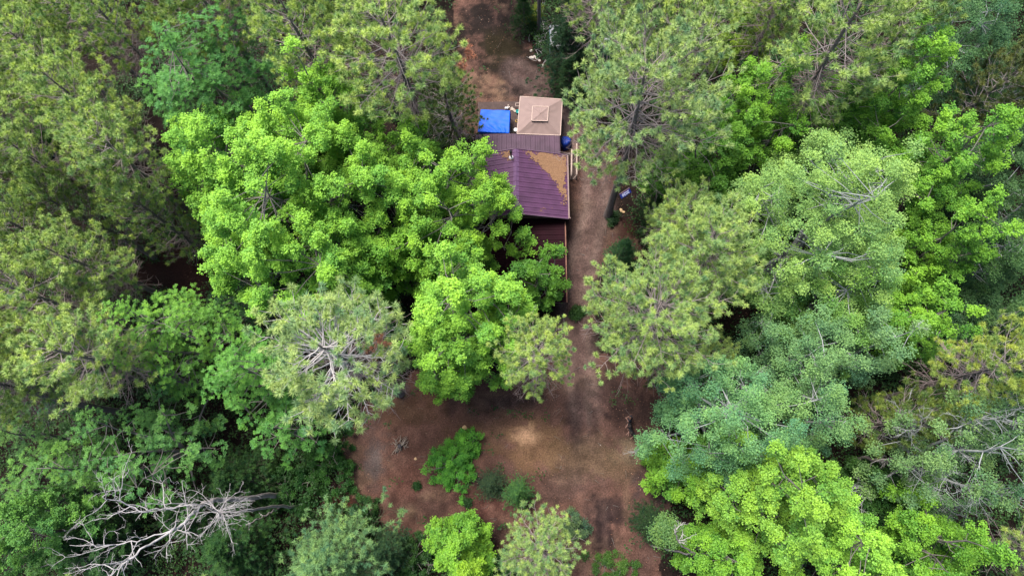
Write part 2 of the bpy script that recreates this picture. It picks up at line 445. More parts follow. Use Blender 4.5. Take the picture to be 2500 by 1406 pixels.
xs = np.concatenate([np.arange(-110, -28, 2.0), np.arange(-28, 24, 0.14), np.arange(24, 100, 2.0)])
ys = np.concatenate([np.arange(-70, -14, 2.0), np.arange(-14, 48, 0.14), np.arange(48, 130, 2.0)])
GX, GY = np.meshgrid(xs, ys)
gx = GX.ravel(); gy = GY.ravel()
wob = (fbm(gx, gy, 3.0, 5) - 0.5) * 2.2
wx = gx + wob; wy = gy + (fbm(gx, gy, 3.0, 15) - 0.5) * 2.2
cl = inpoly(wx, wy, CLEAR).astype(float)
dd = pdist(gx, gy, DRIVE) + (fbm(gx, gy, 1.6, 25) - 0.5) * 0.9
drv = np.clip((1.75 - dd) / 0.7, 0, 1)
n1 = fbm(gx, gy, 5, 31); n2 = fbm(gx, gy, 1.2, 41); n3 = fbm(gx, gy, 0.45, 51, 3); n4 = fbm(gx, gy, 2.4, 71)
K = 0.50
def L3(*c): return np.array(lin(c)) * K
litter = L3(118, 86, 74); soil = L3(94, 74, 68); tan = L3(136, 110, 88); dark = L3(66, 52, 50); grey = L3(118, 100, 98); olive = L3(92, 82, 50)
forest = L3(46, 36, 31)  # dark humus, set darker still to deepen the shade between crowns
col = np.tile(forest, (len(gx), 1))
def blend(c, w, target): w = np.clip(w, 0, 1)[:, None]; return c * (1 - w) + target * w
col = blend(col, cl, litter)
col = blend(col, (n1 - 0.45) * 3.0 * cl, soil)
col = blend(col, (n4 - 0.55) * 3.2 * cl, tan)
blobs = [  # px, py, rx, ry (px), colour, strength
    (1240, 1030, 140, 60, L3(120, 94, 72), 0.35),
    (1550, 1105, 75, 38, L3(148, 126, 100), 0.75), (1440, 1120, 110, 60, L3(136, 112, 88), 0.6), (1500, 1130, 120, 50, L3(140, 112, 86), 0.5),
    (1200, 1060, 90, 40, L3(132, 104, 80), 0.35), (1000, 1000, 120, 45, L3(118, 88, 66), 0.55), (1080, 960, 110, 40, L3(116, 86, 64), 0.5),
    (920, 1120, 30, 60, L3(112, 106, 104), 0.6), (900, 1050, 40, 50, L3(116, 92, 84), 0.5), (970, 945, 45, 22, L3(130, 118, 118), 0.6),
    (1500, 960, 110, 70, dark, 0.75), (1420, 1030, 45, 50, dark, 0.7), (1570, 1040, 50, 50, soil * 0.8, 0.6), (1590, 1180, 50, 45, L3(82, 74, 78), 0.7),
    (1480, 1250, 60, 40, dark, 0.8), (1470, 1310, 40, 50, L3(62, 46, 46), 0.7), (1165, 1172, 38, 14, L3(50, 40, 42), 0.95), (1170, 1240, 60, 40, L3(92, 56, 50), 0.6),
    (1020, 1230, 90, 40, soil * 0.8, 0.5), (1200, 1320, 100, 50, dark, 0.6), (1380, 1180, 80, 40, soil, 0.5), (1250, 985, 90, 22, L3(96, 80, 78), 0.4),
    (1210, 100, 60, 70, olive * 0.75, 0.75), (1250, 150, 60, 40, olive * 0.8, 0.6), (1270, 80, 26, 36, L3(100, 92, 100), 0.5), (1190, 50, 60, 40, dark, 0.6),
    (1290, 215, 90, 35, L3(108, 88, 84), 0.7), (1400, 560, 20, 120, soil * 0.7, 0.5), (1440, 640, 40, 40, L3(110, 92, 84), 0.4), (1530, 560, 30, 40, L3(80, 50, 42), 0.8),
    (1130, 920, 60, 40, L3(120, 72, 60), 0.7), (450, 640, 200, 80, L3(70, 42, 34), 0.6), (830, 1240, 60, 40, L3(120, 74, 58), 0.6), (1000, 1180, 80, 60, L3(118, 76, 64), 0.4),
    (1300, 1085, 80, 66, L3(160, 124, 90), 0.6), (1284, 1062, 36, 28, L3(235, 186, 145), .8), (1210, 90, 140, 170, L3(50, 42, 38), .95), (1462, 1300, 9, 70, L3(48, 36, 36), .8), (1488, 1285, 8, 60, L3(48, 36, 36), .7), (1404, 1010, 16, 80, dark, .6), (1435, 1000, 10, 90, L3(130, 112, 100), .4), (1530, 1200, 12, 90, L3(130, 104, 84), .5), (1215, 110, 60, 60, olive * .6, .5), (1550, 1100, 60, 30, L3(160, 138, 112), .6)]  # wide blob over the upper yard: dark wet soil plus painted overhang shade
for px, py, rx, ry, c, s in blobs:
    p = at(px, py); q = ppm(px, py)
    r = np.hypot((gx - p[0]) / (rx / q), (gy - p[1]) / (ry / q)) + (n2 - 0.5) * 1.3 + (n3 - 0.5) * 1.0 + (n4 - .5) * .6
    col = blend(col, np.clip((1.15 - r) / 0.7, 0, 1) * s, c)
track = np.clip(1 - np.abs(dd - 0.85) / 0.5, 0, 1)
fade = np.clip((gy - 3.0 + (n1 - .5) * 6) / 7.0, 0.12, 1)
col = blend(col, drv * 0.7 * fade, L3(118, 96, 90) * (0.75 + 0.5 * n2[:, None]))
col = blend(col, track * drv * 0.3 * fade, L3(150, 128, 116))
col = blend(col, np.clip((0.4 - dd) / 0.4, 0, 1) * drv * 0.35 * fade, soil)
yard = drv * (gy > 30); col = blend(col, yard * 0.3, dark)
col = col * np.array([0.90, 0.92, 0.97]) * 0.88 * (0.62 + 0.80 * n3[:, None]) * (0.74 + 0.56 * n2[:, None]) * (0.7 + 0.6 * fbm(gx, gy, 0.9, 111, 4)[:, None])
gz = (fbm(gx, gy, 9, 61) - 0.5) * 0.25 * (1 - 0.7 * cl) + (n3 - 0.5) * 0.05 * (1 - .6 * drv) - drv * 0.03
pit = at(1285, 1065); gz += 0.22 * np.exp(-((gx - pit[0]) ** 2 + (gy - pit[1]) ** 2) / 0.7)

GM, t, b = new_mat('forest_soil')
a_ = t.nodes.new('ShaderNodeAttribute'); a_.attribute_name = 'Col'
tc = t.nodes.new('ShaderNodeTexCoord')
nz = t.nodes.new('ShaderNodeTexNoise'); nz.inputs['Scale'].default_value = 9; nz.inputs['Detail'].default_value = 8; nz.inputs['Roughness'].default_value = 0.75
vo = t.nodes.new('ShaderNodeTexVoronoi'); vo.inputs['Scale'].default_value = 14
for q in (nz, vo): t.links.new(tc.outputs['Object'], q.inputs['Vector'])
mr = t.nodes.new('ShaderNodeMapRange'); mr.inputs['From Min'].default_value = 0.3; mr.inputs['From Max'].default_value = 0.7; mr.inputs['To Min'].default_value = 0.35; mr.inputs['To Max'].default_value = 1.65
t.links.new(nz.outputs[0], mr.inputs['Value'])
sc_ = t.nodes.new('ShaderNodeVectorMath'); sc_.operation = 'SCALE'
t.links.new(a_.outputs['Color'], sc_.inputs[0]); t.links.new(mr.outputs[0], sc_.inputs['Scale'])
hs = t.nodes.new('ShaderNodeMix'); hs.data_type = 'RGBA'; hs.blend_type = 'OVERLAY'; hs.inputs['Factor'].default_value = 0.35
t.links.new(sc_.outputs[0], hs.inputs['A']); t.links.new(vo.outputs['Color'], hs.inputs['B'])
t.links.new(sc_.outputs[0], b.inputs['Base Color']); b.inputs['Roughness'].default_value = 0.95; b.inputs['Specular IOR Level'].default_value = 0.1
bp = t.nodes.new('ShaderNodeBump'); bp.inputs['Strength'].default_value = 0.8; bp.inputs['Distance'].default_value = 0.06
t.links.new(nz.outputs[0], bp.inputs['Height']); t.links.new(bp.outputs[0], b.inputs['Normal'])

nx, ny = len(xs), len(ys)
idx = np.arange(nx * ny).reshape(ny, nx)
quads = np.stack([idx[:-1, :-1], idx[:-1, 1:], idx[1:, 1:], idx[1:, :-1]], axis=-1).reshape(-1, 4)
isd = (drv[quads].mean(axis=1) > 0.5)
Vg = np.column_stack([gx, gy, gz])
def sub(V, F, c, name):
    u, inv = np.unique(F.ravel(), return_inverse=True)
    return mesh_np(name, V[u], inv.reshape(F.shape), GM, col=c[u], smooth=True)
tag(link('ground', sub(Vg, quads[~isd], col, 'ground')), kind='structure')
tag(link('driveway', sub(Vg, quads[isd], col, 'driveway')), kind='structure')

# low undergrowth: ferns, seedlings and brambles nobody could count
rng = np.random.default_rng(77)
N = 60000
ux = rng.uniform(-62, 55, N); uy = rng.uniform(-22, 62, N)
clu = inpoly(ux + (fbm(ux, uy, 3, 5) - .5) * 2.2, uy + (fbm(ux, uy, 3, 15) - .5) * 2.2, CLEAR)
dens = fbm(ux, uy, 4, 91)
lowl = (ux < -5) & (uy < 8)
keep = (~clu | (rng.random(N) < 0.035)) & (pdist(ux, uy, DRIVE) > 2.1) & ((dens > 0.40) | (lowl & (dens > 0.36)) | (ux > 12) & (dens > 0.33)) & ~((ux > -6) & (ux < 3) & (uy > 13) & (uy < 33))
ux, uy = ux[keep], uy[keep]; n = len(ux); k = 13
hgt = rng.uniform(0.08, 1.0, n) ** 1.3 * 1.8
cen = np.column_stack([ux, uy, hgt])[:, None] + rng.normal(0, 0.22, (n, k, 3)) * np.array([1, 1, .6]); cen[..., 2] = np.maximum(cen[..., 2], 0.06)
Nn = nrm(rng.normal(0, 0.4, (n, k, 3)) + np.array([0, 0, 1.0])); U = rng.normal(0, 1, (n, k, 3)); U -= (U * Nn).sum(-1, keepdims=True) * Nn
ll = rng.uniform(0.10, 0.24, n * k)
ug = link('undergrowth', leaves_mesh('undergrowth', cen.reshape(-1, 3), U.reshape(-1, 3), Nn.reshape(-1, 3), ll, ll * 0.6, (0.35 + rng.normal(0, 0.18, (n, 1)) + rng.normal(0, 0.1, (n, k))).ravel()))
ug.color = (0.034, 0.085, 0.024, 1); tag(ug, 'low dark green seedlings and ferns covering the forest floor', 'undergrowth', kind='stuff')
# fallen leaves
N = 26000
ux = rng.uniform(-30, 24, N); uy = rng.uniform(-12, 46, N)
keep = ~((ux > -6) & (ux < 3) & (uy > 13) & (uy < 32)) & (pdist(ux, uy, DRIVE) > rng.uniform(0.6, 2.4, N)); ux, uy = ux[keep], uy[keep]; n = len(ux)
LIT, t, b = new_mat('fallen_leaves'); a_ = t.nodes.new('ShaderNodeAttribute'); a_.attribute_name = 'tint'
cr = t.nodes.new('ShaderNodeValToRGB'); cr.color_ramp.elements[0].color = (0.045, 0.022, 0.018, 1); cr.color_ramp.elements[1].color = (0.42, 0.30, 0.22, 1)
e = cr.color_ramp.elements.new(0.7); e.color = (0.19, 0.085, 0.05, 1)
t.links.new(a_.outputs['Fac'], cr.inputs[0]); t.links.new(cr.outputs[0], b.inputs['Base Color']); b.inputs['Roughness'].default_value = 0.9
Nn = nrm(rng.normal(0, 0.35, (n, 3)) + np.array([0, 0, 1.0])); U = rng.normal(0, 1, (n, 3)); U -= (U * Nn).sum(-1, keepdims=True) * Nn
ll = rng.uniform(0.05, 0.12, n)
fl = link('leaf_litter', leaves_mesh('leaf_litter', np.column_stack([ux, uy, rng.uniform(0.04, 0.10, n)]), U, Nn, ll, ll * 0.5, rng.beta(1.6, 2.6, n), LIT))
tag(fl, 'scattered brown fallen leaves lying over the clearing', 'leaf litter', kind='stuff')

tw2 = Tubes(); rng = np.random.default_rng(404)
for k in range(520):
    x_, y_ = rng.uniform(-14, 12), rng.uniform(-8, 44)
    if -6 < x_ < 3 and 13 < y_ < 33: continue
    a = rng.uniform(0, 6.28); tw2.poly(curve_pts(rng, (x_, y_, .06), (math.cos(a), math.sin(a), 0), rng.uniform(.15, .8), 3, rng.normal(0, .4, 3) * [1, 1, .05], .06), rng.uniform(.006, .016), .004)
tag(link('twig_litter', tw2.build('twig_litter', BARK_GREY, 4)), 'small fallen twigs scattered over bare soil', 'twig litter', kind='stuff')

# ------------------------------------------------------------------ mesh helpers for built things
class MB:
    def __init__(s): s.v = []; s.f = []
    def add(s, V, F):
        o = len(s.v); s.v += [tuple(map(float, v)) for v in V]; s.f += [tuple(i + o for i in f) for f in F]; return s
    def box(s, x0, x1, y0, y1, z0, z1, rot=0.0, c=None):
        V = [(x, y, z) for z in (z0, z1) for y in (y0, y1) for x in (x0, x1)]
        if rot:
            cx, cy = c or ((x0 + x1) / 2, (y0 + y1) / 2); ca, sa = math.cos(rot), math.sin(rot)
            V = [(cx + (x - cx) * ca - (y - cy) * sa, cy + (x - cx) * sa + (y - cy) * ca, z) for x, y, z in V]
        return s.add(V, [(0, 2, 3, 1), (4, 5, 7, 6), (0, 1, 5, 4), (2, 6, 7, 3), (0, 4, 6, 2), (1, 3, 7, 5)])
    def bar(s, a, b, w, h=None):
        a = np.array(a, float); b = np.array(b, float); h = h or w; D = nrm(b - a)
        ref = np.array([0, 0, 1.0]) if abs(D[2]) < 0.9 else np.array([1.0, 0, 0])
        U = nrm(np.cross(ref, D)) * w / 2; V_ = nrm(np.cross(D, U)) * h / 2
        P = [p + i * U + j * V_ for p in (a, b) for i, j in ((-1, -1), (1, -1), (1, 1), (-1, 1))]
        return s.add(P, [(3, 2, 1, 0), (4, 5, 6, 7), (0, 1, 5, 4), (1, 2, 6, 5), (2, 3, 7, 6), (3, 0, 4, 7)])
    def lathe(s, prof, c, n=16):
        V = [(c[0] + r * math.cos(2 * math.pi * i / n), c[1] + r * math.sin(2 * math.pi * i / n), c[2] + z) for r, z in prof for i in range(n)]
        F = [(k * n + i, k * n + (i + 1) % n, (k + 1) * n + (i + 1) % n, (k + 1) * n + i) for k in range(len(prof) - 1) for i in range(n)]
        F += [tuple(range(n - 1, -1, -1)), tuple((len(prof) - 1) * n + i for i in range(n))]
        return s.add(V, F)
    def build(s, name, mat, parent=None, smooth=False, bevel=0.0):
        me = bpy.data.meshes.new(name); me.from_pydata(s.v, [], s.f); me.update(); me.materials.append(mat)
        if smooth:
            for p in me.polygons: p.use_smooth = True
        o = link(name, me, parent)
        if bevel:
            m = o.modifiers.new('bevel', 'BEVEL'); m.width = bevel; m.segments = 2
        return o

ROOF = plain('purple_metal_roof', (0.066, 0.024, 0.066), 0.55, 0.3, 1.3)
ROOF2 = plain('maroon_metal_roof', (0.013, 0.0025, 0.0055), 0.75, 0.25, 1.5); ROOF2.node_tree.nodes['Principled BSDF'].inputs['Specular IOR Level'].default_value = 0.08
TRIM = plain('gutter_trim', (0.1612, 0.1054, 0.0992), 0.6, 0.2, 4)
WOODWALL = plain('cabin_siding', (0.14, 0.09, 0.07), 0.85, 0.3, 5, bump=0.4)
DECK = plain('weathered_deck', (0.0527, 0.0341, 0.0310), 0.85, 0.3, 6, bump=0.4)
CANVAS = plain('taupe_canvas', (0.205, 0.145, 0.135), 0.85, 0.07, 2.0)
TARP = plain('blue_tarp', (0.0006, 0.075, 0.50), 0.6, 0.1, 3)
NAVY = plain('dark_blue_tarp', (0.008, 0.03, 0.22), 0.4, 0.2, 3)
BLACK = plain('black_metal', (0.012, 0.011, 0.012), 0.5, 0.1)
WHITE = plain('white_plastic', (0.62, 0.60, 0.62), 0.4, 0.08, 6)
TEAL = plain('teal_plastic', (0.01, 0.26, 0.24), 0.35, 0.1)
ROPE = plain('yellow_hose', (0.36, 0.22, 0.04), 0.5, 0.15)
RAILW = plain('weathered_rail_wood', (0.30, 0.23, 0.20), 0.85, 0.25, 5)
STONE = plain('pale_stone', (0.42, 0.37, 0.33), 0.9, 0.3, 7, bump=0.5)
POLE = plain('bronze_pole', (0.05, 0.035, 0.03), 0.4, 0.1)
LITT = plain('pine_needle_litter', (0.165, 0.092, 0.052), 0.95, 0.35, 12, bump=0.8)

# ------------------------------------------------------------------ cabin
cabin = empty('cabin', (-1.7, 20.0, 0)); cpos = Vector((-1.7, 20.0, 0))
tag(cabin, 'small cabin with purple and maroon metal roofs beside the dirt driveway', 'cabin')
def cchild(o, parent=cabin):
    o.parent = parent
    o.location = -cpos if parent is cabin else (0, 0, 0)
    return o
YN, YS = 25.95, 20.42
w = MB(); w.box(-5.5, 2.1, 20.75, 25.7, 0, 2.98); 
w.add([(-5.5, 20.75, 2.98), (2.1, 20.75, 2.98), (-1.7, 20.75, 4.16), (-5.5, 25.7, 2.98), (2.1, 25.7, 2.98), (-1.7, 25.7, 4.16)], [(0, 1, 2), (5, 4, 3)])
w.box(-4.7, 1.6, 25.72, 27.9, 0, 2.35); w.box(-5.3, 1.75, 14.2, 20.73, 0, 2.12)
cchild(w.build('wall', WOODWALL))
def metal_roof(name, x0, x1, y0, y1, zf, along, pitch, mat, th=0.05, extra=()):
    """ribbed sheet; along = axis the ribs run ('x' or 'y'); zf(x,y) height"""
    s = MB()
    c = (x0, x1, y0, y1)
    P = lambda x, y, dz: (x, y, zf(x, y) + dz)
    s.add([P(x0, y0, 0), P(x1, y0, 0), P(x1, y1, 0), P(x0, y1, 0), P(x0, y0, -th), P(x1, y0, -th), P(x1, y1, -th), P(x0, y1, -th)],
          [(0, 1, 2, 3), (7, 6, 5, 4), (0, 4, 5, 1), (1, 5, 6, 2), (2, 6, 7, 3), (3, 7, 4, 0)])
    a0, a1 = (y0, y1) if along == 'x' else (x0, x1)
    k = a0 + pitch * 0.5
    while k < a1:
        for q, hw, hh in ((k, 0.035, 0.045), (k + pitch / 2, 0.016, 0.014)):
            if q > a1 - 0.05: continue
            if along == 'x': R4 = [(x0 + .004, q - hw), (x1 - .004, q - hw), (x1 - .004, q + hw), (x0 + .004, q + hw)]; T4 = [(x0 + .004, q - hw * .5), (x1 - .004, q - hw * .5), (x1 - .004, q + hw * .5), (x0 + .004, q + hw * .5)]
            else: R4 = [(q - hw, y0 + .004), (q + hw, y0 + .004), (q + hw, y1 - .004), (q - hw, y1 - .004)]; T4 = [(q - hw * .5, y0 + .004), (q + hw * .5, y0 + .004), (q + hw * .5, y1 - .004), (q - hw * .5, y1 - .004)]
            s.add([P(x, y, -0.003) for x, y in R4] + [P(x, y, hh) for x, y in T4], [(4, 5, 6, 7), (0, 1, 5, 4), (1, 2, 6, 5), (2, 3, 7, 6), (3, 0, 4, 7)])
        k += pitch
    return cchild(s.build(name, mat))
zr = lambda x, y: 4.3 - abs(x + 1.7) * (1.3 / 4.15)
east = metal_roof('roof', -1.7, 2.45, YS, YN, zr, 'x', 0.42, ROOF)
metal_roof('roof', -5.85, -1.7, YS, YN, zr, 'x', 0.42, ROOF)
cap = MB(); cap.add([(-1.93, YS - .03, 4.24), (-1.7, YS - .03, 4.345), (-1.47, YS - .03, 4.24), (-1.93, YN + .03, 4.24), (-1.7, YN + .03, 4.345), (-1.47, YN + .03, 4.24),
    (-1.93, YS - .03, 4.225), (-1.47, YS - .03, 4.225), (-1.93, YN + .03, 4.225), (-1.47, YN + .03, 4.225)],
    [(0, 1, 4, 3), (1, 2, 5, 4), (0, 6, 7, 2, 1), (3, 4, 5, 9, 8), (0, 3, 8, 6), (2, 7, 9, 5)])
cchild(cap.build('ridge_cap', plain('ridge_cap_metal', (0.1054, 0.0558, 0.1178), 0.38, 0.2, 3)))
tr_ = MB(); tr_.bar((2.50, YS - .02, 3.0), (2.50, YN + .02, 3.0), 0.11, 0.10); tr_.bar((2.62, YS, 2.96), (2.62, YS + 0.12, 2.9), 0.05)
cchild(tr_.build('gutter', TRIM))
FASC = plain('fascia_metal', (0.0992, 0.0558, 0.0930), 0.5, 0.1)
for yy in (YS - .04, YN + .04):
    for xx_ in (2.45, -5.85): tr_ = MB(); tr_.bar((-1.7, yy, 4.3), (xx_, yy, 3.0), 0.06, 0.14); cchild(tr_.build('fascia', FASC))
ROOF3 = plain('dark_lean_to_roof', (0.0527, 0.0279, 0.0465), 0.6, 0.3, 1.2)
metal_roof('lean_to_roof', -5.15, 1.92, 26.02, 28.35, lambda x, y: 2.9 - (y - 26.0) * 0.2, 'y', 0.40, ROOF3)
SR = metal_roof('porch_roof', -5.6, 2.16, 13.7, 20.9, lambda x, y: 2.5 - abs(x + 1.7) * 0.06, 'x', 0.45, ROOF2)
g = MB(); g.bar((2.22, 13.68, 2.24), (2.22, 20.38, 2.24), 0.09, 0.09); cchild(g.build('porch_gutter', plain('rusty_gutter', (0.15, 0.07, 0.05), 0.8, 0.4, 6)))
ch = MB(); cx, cy = -2.08, 25.25; zb = zr(cx, cy)
ch.lathe([(0.20, -0.1), (0.20, 0.03), (0.17, 0.12), (0.10, 0.2)], (cx, cy, zb)); fl_ = ch.build('flue_flashing', WHITE, smooth=True); cchild(fl_)
ch = MB(); ch.lathe([(0.075, 0.15), (0.075, 1.0), (0.12, 1.02), (0.12, 1.06), (0.02, 1.14)], (cx, cy, zb)); cchild(ch.build('stove_pipe', BLACK, smooth=True))
# windows and a door for the sides
wd = MB(); wd.box(2.1, 2.14, 22.2, 23.2, 1.0, 2.1); win = cchild(wd.build('window', WHITE))
gl = MB(); gl.box(2.141, 2.15, 22.27, 23.13, 1.07, 2.03); cchild(gl.build('pane', plain('dark_glass', (0.02, 0.025, 0.03), 0.1, 0.05)), win)
dr_ = MB(); dr_.box(2.1, 2.15, 24.2, 25.1, 0.1, 2.1); cchild(dr_.build('door', RAILW))

# pine needles lying on the roof
def litter_patch(px_poly, seed, zfun, name='needle_litter', z_est=3.6, cell=0.04, rag=0.45, off=0.03):
    rng = np.random.default_rng(seed)
    P = [tuple(at(a, b_, z_est if z_est > 3.9 else z_est)[:2]) for a, b_ in px_poly]
    # re-project with the roof height at that place
    P = []
    for a, b_ in px_poly:
        z = 3.6
        for _ in range(5):
            q = at(a, b_, z); z = zfun(q[0], q[1])
        P.append((q[0], q[1]))
    A = np.array(P); x = np.arange(A[:, 0].min() - .3, A[:, 0].max() + .3, cell); y = np.arange(A[:, 1].min() - .3, A[:, 1].max() + .3, cell)
    X, Y = np.meshgrid(x, y); X = X.ravel(); Y = Y.ravel()
    jx = X + (fbm(X, Y, 0.5, seed) - .5) * rag * 1.6 + (fbm(X, Y, 0.09, seed + 3, 2) - .5) * rag * 1.3
    jy = Y + (fbm(X, Y, 0.5, seed + 9) - .5) * rag * 1.2 + (fbm(X, Y, 0.09, seed + 5, 2) - .5) * rag * 1.3
    jx += rng.normal(0, .10, len(X)); jy += rng.normal(0, .10, len(X))
    ins = inpoly(jx, jy, P) & (X < 2.44) & (X > -5.8) & (Y < YN - .03) & (Y > YS + .03)
    rib = np.abs(((Y - YS - 0.21) / 0.42 + 0.5) % 1 - 0.5) * 0.42
    h = off + 0.03 * fbm(X, Y, 0.2, seed + 1) + rng.uniform(-0.004, 0.012, len(X)) + np.where(rib < 0.05, 0.012, 0)
    Z = np.array([zfun(a, b_) for a, b_ in zip(X, Y)]) + h
    id_ = np.arange(len(X)).reshape(len(y), len(x))
    Q = np.stack([id_[:-1, :-1], id_[:-1, 1:], id_[1:, 1:], id_[1:, :-1]], -1).reshape(-1, 4)
    Q = Q[ins[Q].all(axis=1)]
    u, inv = np.unique(Q.ravel(), return_inverse=True)
    return tag(link(name, mesh_np(name, np.column_stack([X, Y, Z])[u], inv.reshape(Q.shape), LITT)), None, 'needle litter', kind='stuff')
o = litter_patch([(1272, 365), (1330, 371), (1386, 384), (1386, 505), (1372, 492), (1362, 462), (1352, 440), (1332, 428), (1322, 412), (1310, 396), (1292, 384), (1276, 376)], 3, zr)
o['label'] = 'orange brown drift of pine needles along the upper right of the purple roof'
o = litter_patch([(1210, 366), (1252, 367), (1245, 376), (1256, 386), (1254, 396), (1240, 396), (1228, 386), (1224, 376)], 4, zr)
o['label'] = 'small orange needle drift around the white flue collar'
o = litter_patch([(1316, 505), (1332, 504), (1334, 514), (1322, 520)], 5, zr, rag=0.5); o['label'] = 'rounder of two orange needle spots near the purple roof edge'
o = litter_patch([(1340, 502), (1357, 500), (1356, 507), (1343, 509)], 6, zr, rag=0.4); o['label'] = 'thinner of two orange needle spots near the purple roof edge'

# ------------------------------------------------------------------ deck, gazebo, tarp shelter
dk = empty('deck', (-1.5, 30.2, 0)); tag(dk, 'dark weathered plank deck under the gazebo and blue tarp', 'deck')
s = MB(); x = -5.2
while x < 2.9:
    s.box(x, x + 0.135, 28.2, 32.6, 0.38, 0.42); x += 0.145
o = s.build('planks', DECK, dk); o.location = (1.5, -30.2, 0)
for x in (-5.1, -2.4, 0.3, 2.7):
    for y in (28.4, 30.4, 32.4): s = MB(); s.box(x, x + .12, y, y + .12, -0.05, 0.378); o = s.build('post', DECK, dk); o.location = (1.5, -30.2, 0)

gz_ = empty('gazebo', (0.33, 30.15, 0.42)); gp = np.array([0.33, 30.15, 0.42]); tag(gz_, 'square taupe canvas gazebo with a two tier vented top on the deck', 'gazebo')
cor = [at(1270, 236, 2.5), at(1373, 243, 2.5), at(1368, 331, 2.5), at(1262, 327, 2.5)]
ctop = at(1320, 277, 3.4)
inn = [at(1301, 261, 3.12), at(1338, 262, 3.12), at(1336, 295, 3.12), at(1299, 294, 3.12)]
def canopy(cs, ins, name, sag, seed, n=26, parent=gz_, valance=0.22):
    rng = np.random.default_rng(seed); V = []; F = []
    for k in range(4):
        a, b_ = cs[k], cs[(k + 1) % 4]; c, e_ = ins[k], ins[(k + 1) % 4]
        o0 = len(V)
        for i in range(n + 1):
            for j in range(n + 1):
                u, v = i / n, j / n
                p = (a * (1 - u) + b_ * u) * (1 - v) + (c * (1 - u) + e_ * u) * v
                z = -sag * 4 * u * (1 - u) * math.sin(math.pi * (0.15 + 0.7 * v)) * 0.6
                w_ = math.sin(u * (9 + 3 * k) + 2.5 * v * (u - .5) * 8 + k + seed) * 0.012 * (4 * u * (1 - u)) + math.sin((u - .5) * 30 * (1 - v * .5) + k) * 0.006
                if k % 2 == 0: w_ *= 1.2
                V.append((p[0] - gp[0], p[1] - gp[1], p[2] + z + w_ - gp[2]))
        for i in range(n):
            for j in range(n):
                q = o0 + i * (n + 1) + j; F.append((q, q + n + 1, q + n + 2, q + 1))
        if valance:
            o0 = len(V)
            for i in range(n + 1):
                u = i / n; p = a * (1 - u) + b_ * u; ctr = gp
                for q in (0, 1):
                    V.append((p[0] - gp[0] + q * .0, p[1] - gp[1], p[2] - gp[2] - q * valance * (1 + .08 * math.sin(u * 25))))
            for i in range(n): F.append((o0 + 2 * i, o0 + 2 * i + 1, o0 + 2 * i + 3, o0 + 2 * i + 2))
    m = MB(); m.add(V, F); return m.build(name, CANVAS, parent, smooth=True)
canopy(cor, inn, 'canopy', 0.10, 1)
ins2 = [at(1300, 260, 3.19), at(1339, 261, 3.19), at(1337, 296, 3.19), at(1298, 295, 3.19)]
pk = [ctop + np.array(q) for q in ((-.03, .03, 0), (.03, .03, 0), (.03, -.03, 0), (-.03, -.03, 0))]
canopy(ins2, pk, 'vent_top', 0.06, 2, 14, valance=0.06)
PIPE_ = plain('canvas_piping', (0.42, 0.32, 0.28), 0.8, 0.05)
s = MB()
for k in range(4):
    for A_, z_ in ((cor, .012), (ins2, .012)):
        s.bar(A_[k] - gp + [0, 0, z_], A_[(k + 1) % 4] - gp + [0, 0, z_], 0.045, 0.03)
s.build('piping', PIPE_, gz_)
for k in range(4):
    s = MB(); p = cor[k] * 0.985 + gp * 0.015 - gp; s.box(p[0] - .035, p[0] + .035, p[1] - .035, p[1] + .035, 0, cor[k][2] - gp[2] - .03); s.build('leg', POLE, gz_)
s = MB()
for k in range(4):
    s.bar(cor[k] - gp - [0, 0, .06], inn[k] - gp - [0, 0, .06], 0.03)
    s.bar(inn[k] - gp - [0, 0, .06], ctop - gp - [0, 0, .06], 0.02)
s.build('frame', POLE, gz_)

# blue tarp over a frame
T = [at(1174, 268, 2.0), at(1245, 270, 2.0), at(1243, 325, 2.0), at(1166, 322, 2.0)]
tp0 = np.array([sum(p[0] for p in T) / 4, sum(p[1] for p in T) / 4, 0.42])
tsh = empty('tarp_shelter', tp0); tag(tsh, 'bright blue tarp stretched over a frame beside the gazebo', 'tarp shelter')
n = 40; V = []; F = []
def tarp_p(u, v):
    uu, vv = min(max(u, 0), 1), min(max(v, 0), 1)
    p = (T[0] * (1 - uu) + T[1] * uu) * (1 - vv) + (T[3] * (1 - uu) + T[2] * uu) * vv
    z = p[2] - 0.07 * math.sin(math.pi * uu) * math.sin(math.pi * vv) + 0.04 * math.sin(14 * (uu - .95) / (0.25 + (1 - vv) * 0.8) ) * math.exp(-3 * (1 - vv)) + 0.025 * math.sin(11 * uu + 6 * vv) + 0.008 * math.sin(31 * vv - 9 * uu)
    dx = dy = 0
    ou = max(-u, u - 1, 0); ov = max(-v, v - 1, 0)
    z -= (ou + ov) * 5.5; dx = (1 if u > 1 else -1 if u < 0 else 0) * ou * 0.5; dy = (-1 if v > 1 else 1 if v < 0 else 0) * ov * 0.5
    return (p[0] + dx - tp0[0], p[1] + dy - tp0[1], z - tp0[2])
for i in range(-4, n + 5):
    for j in range(-4, n + 5): V.append(tarp_p(i / n, j / n))
m_ = n + 9
for i in range(m_ - 1):
    for j in range(m_ - 1): F.append((i * m_ + j, i * m_ + j + 1, (i + 1) * m_ + j + 1, (i + 1) * m_ + j))
mb = MB(); mb.add(V, F); mb.build('tarp', TARP, tsh, smooth=True)
for p in T:
    s = MB(); s.box(p[0] - tp0[0] - .03, p[0] - tp0[0] + .03, p[1] - tp0[1] - .03, p[1] - tp0[1] + .03, 0, 1.5); s.build('post', RAILW, tsh)

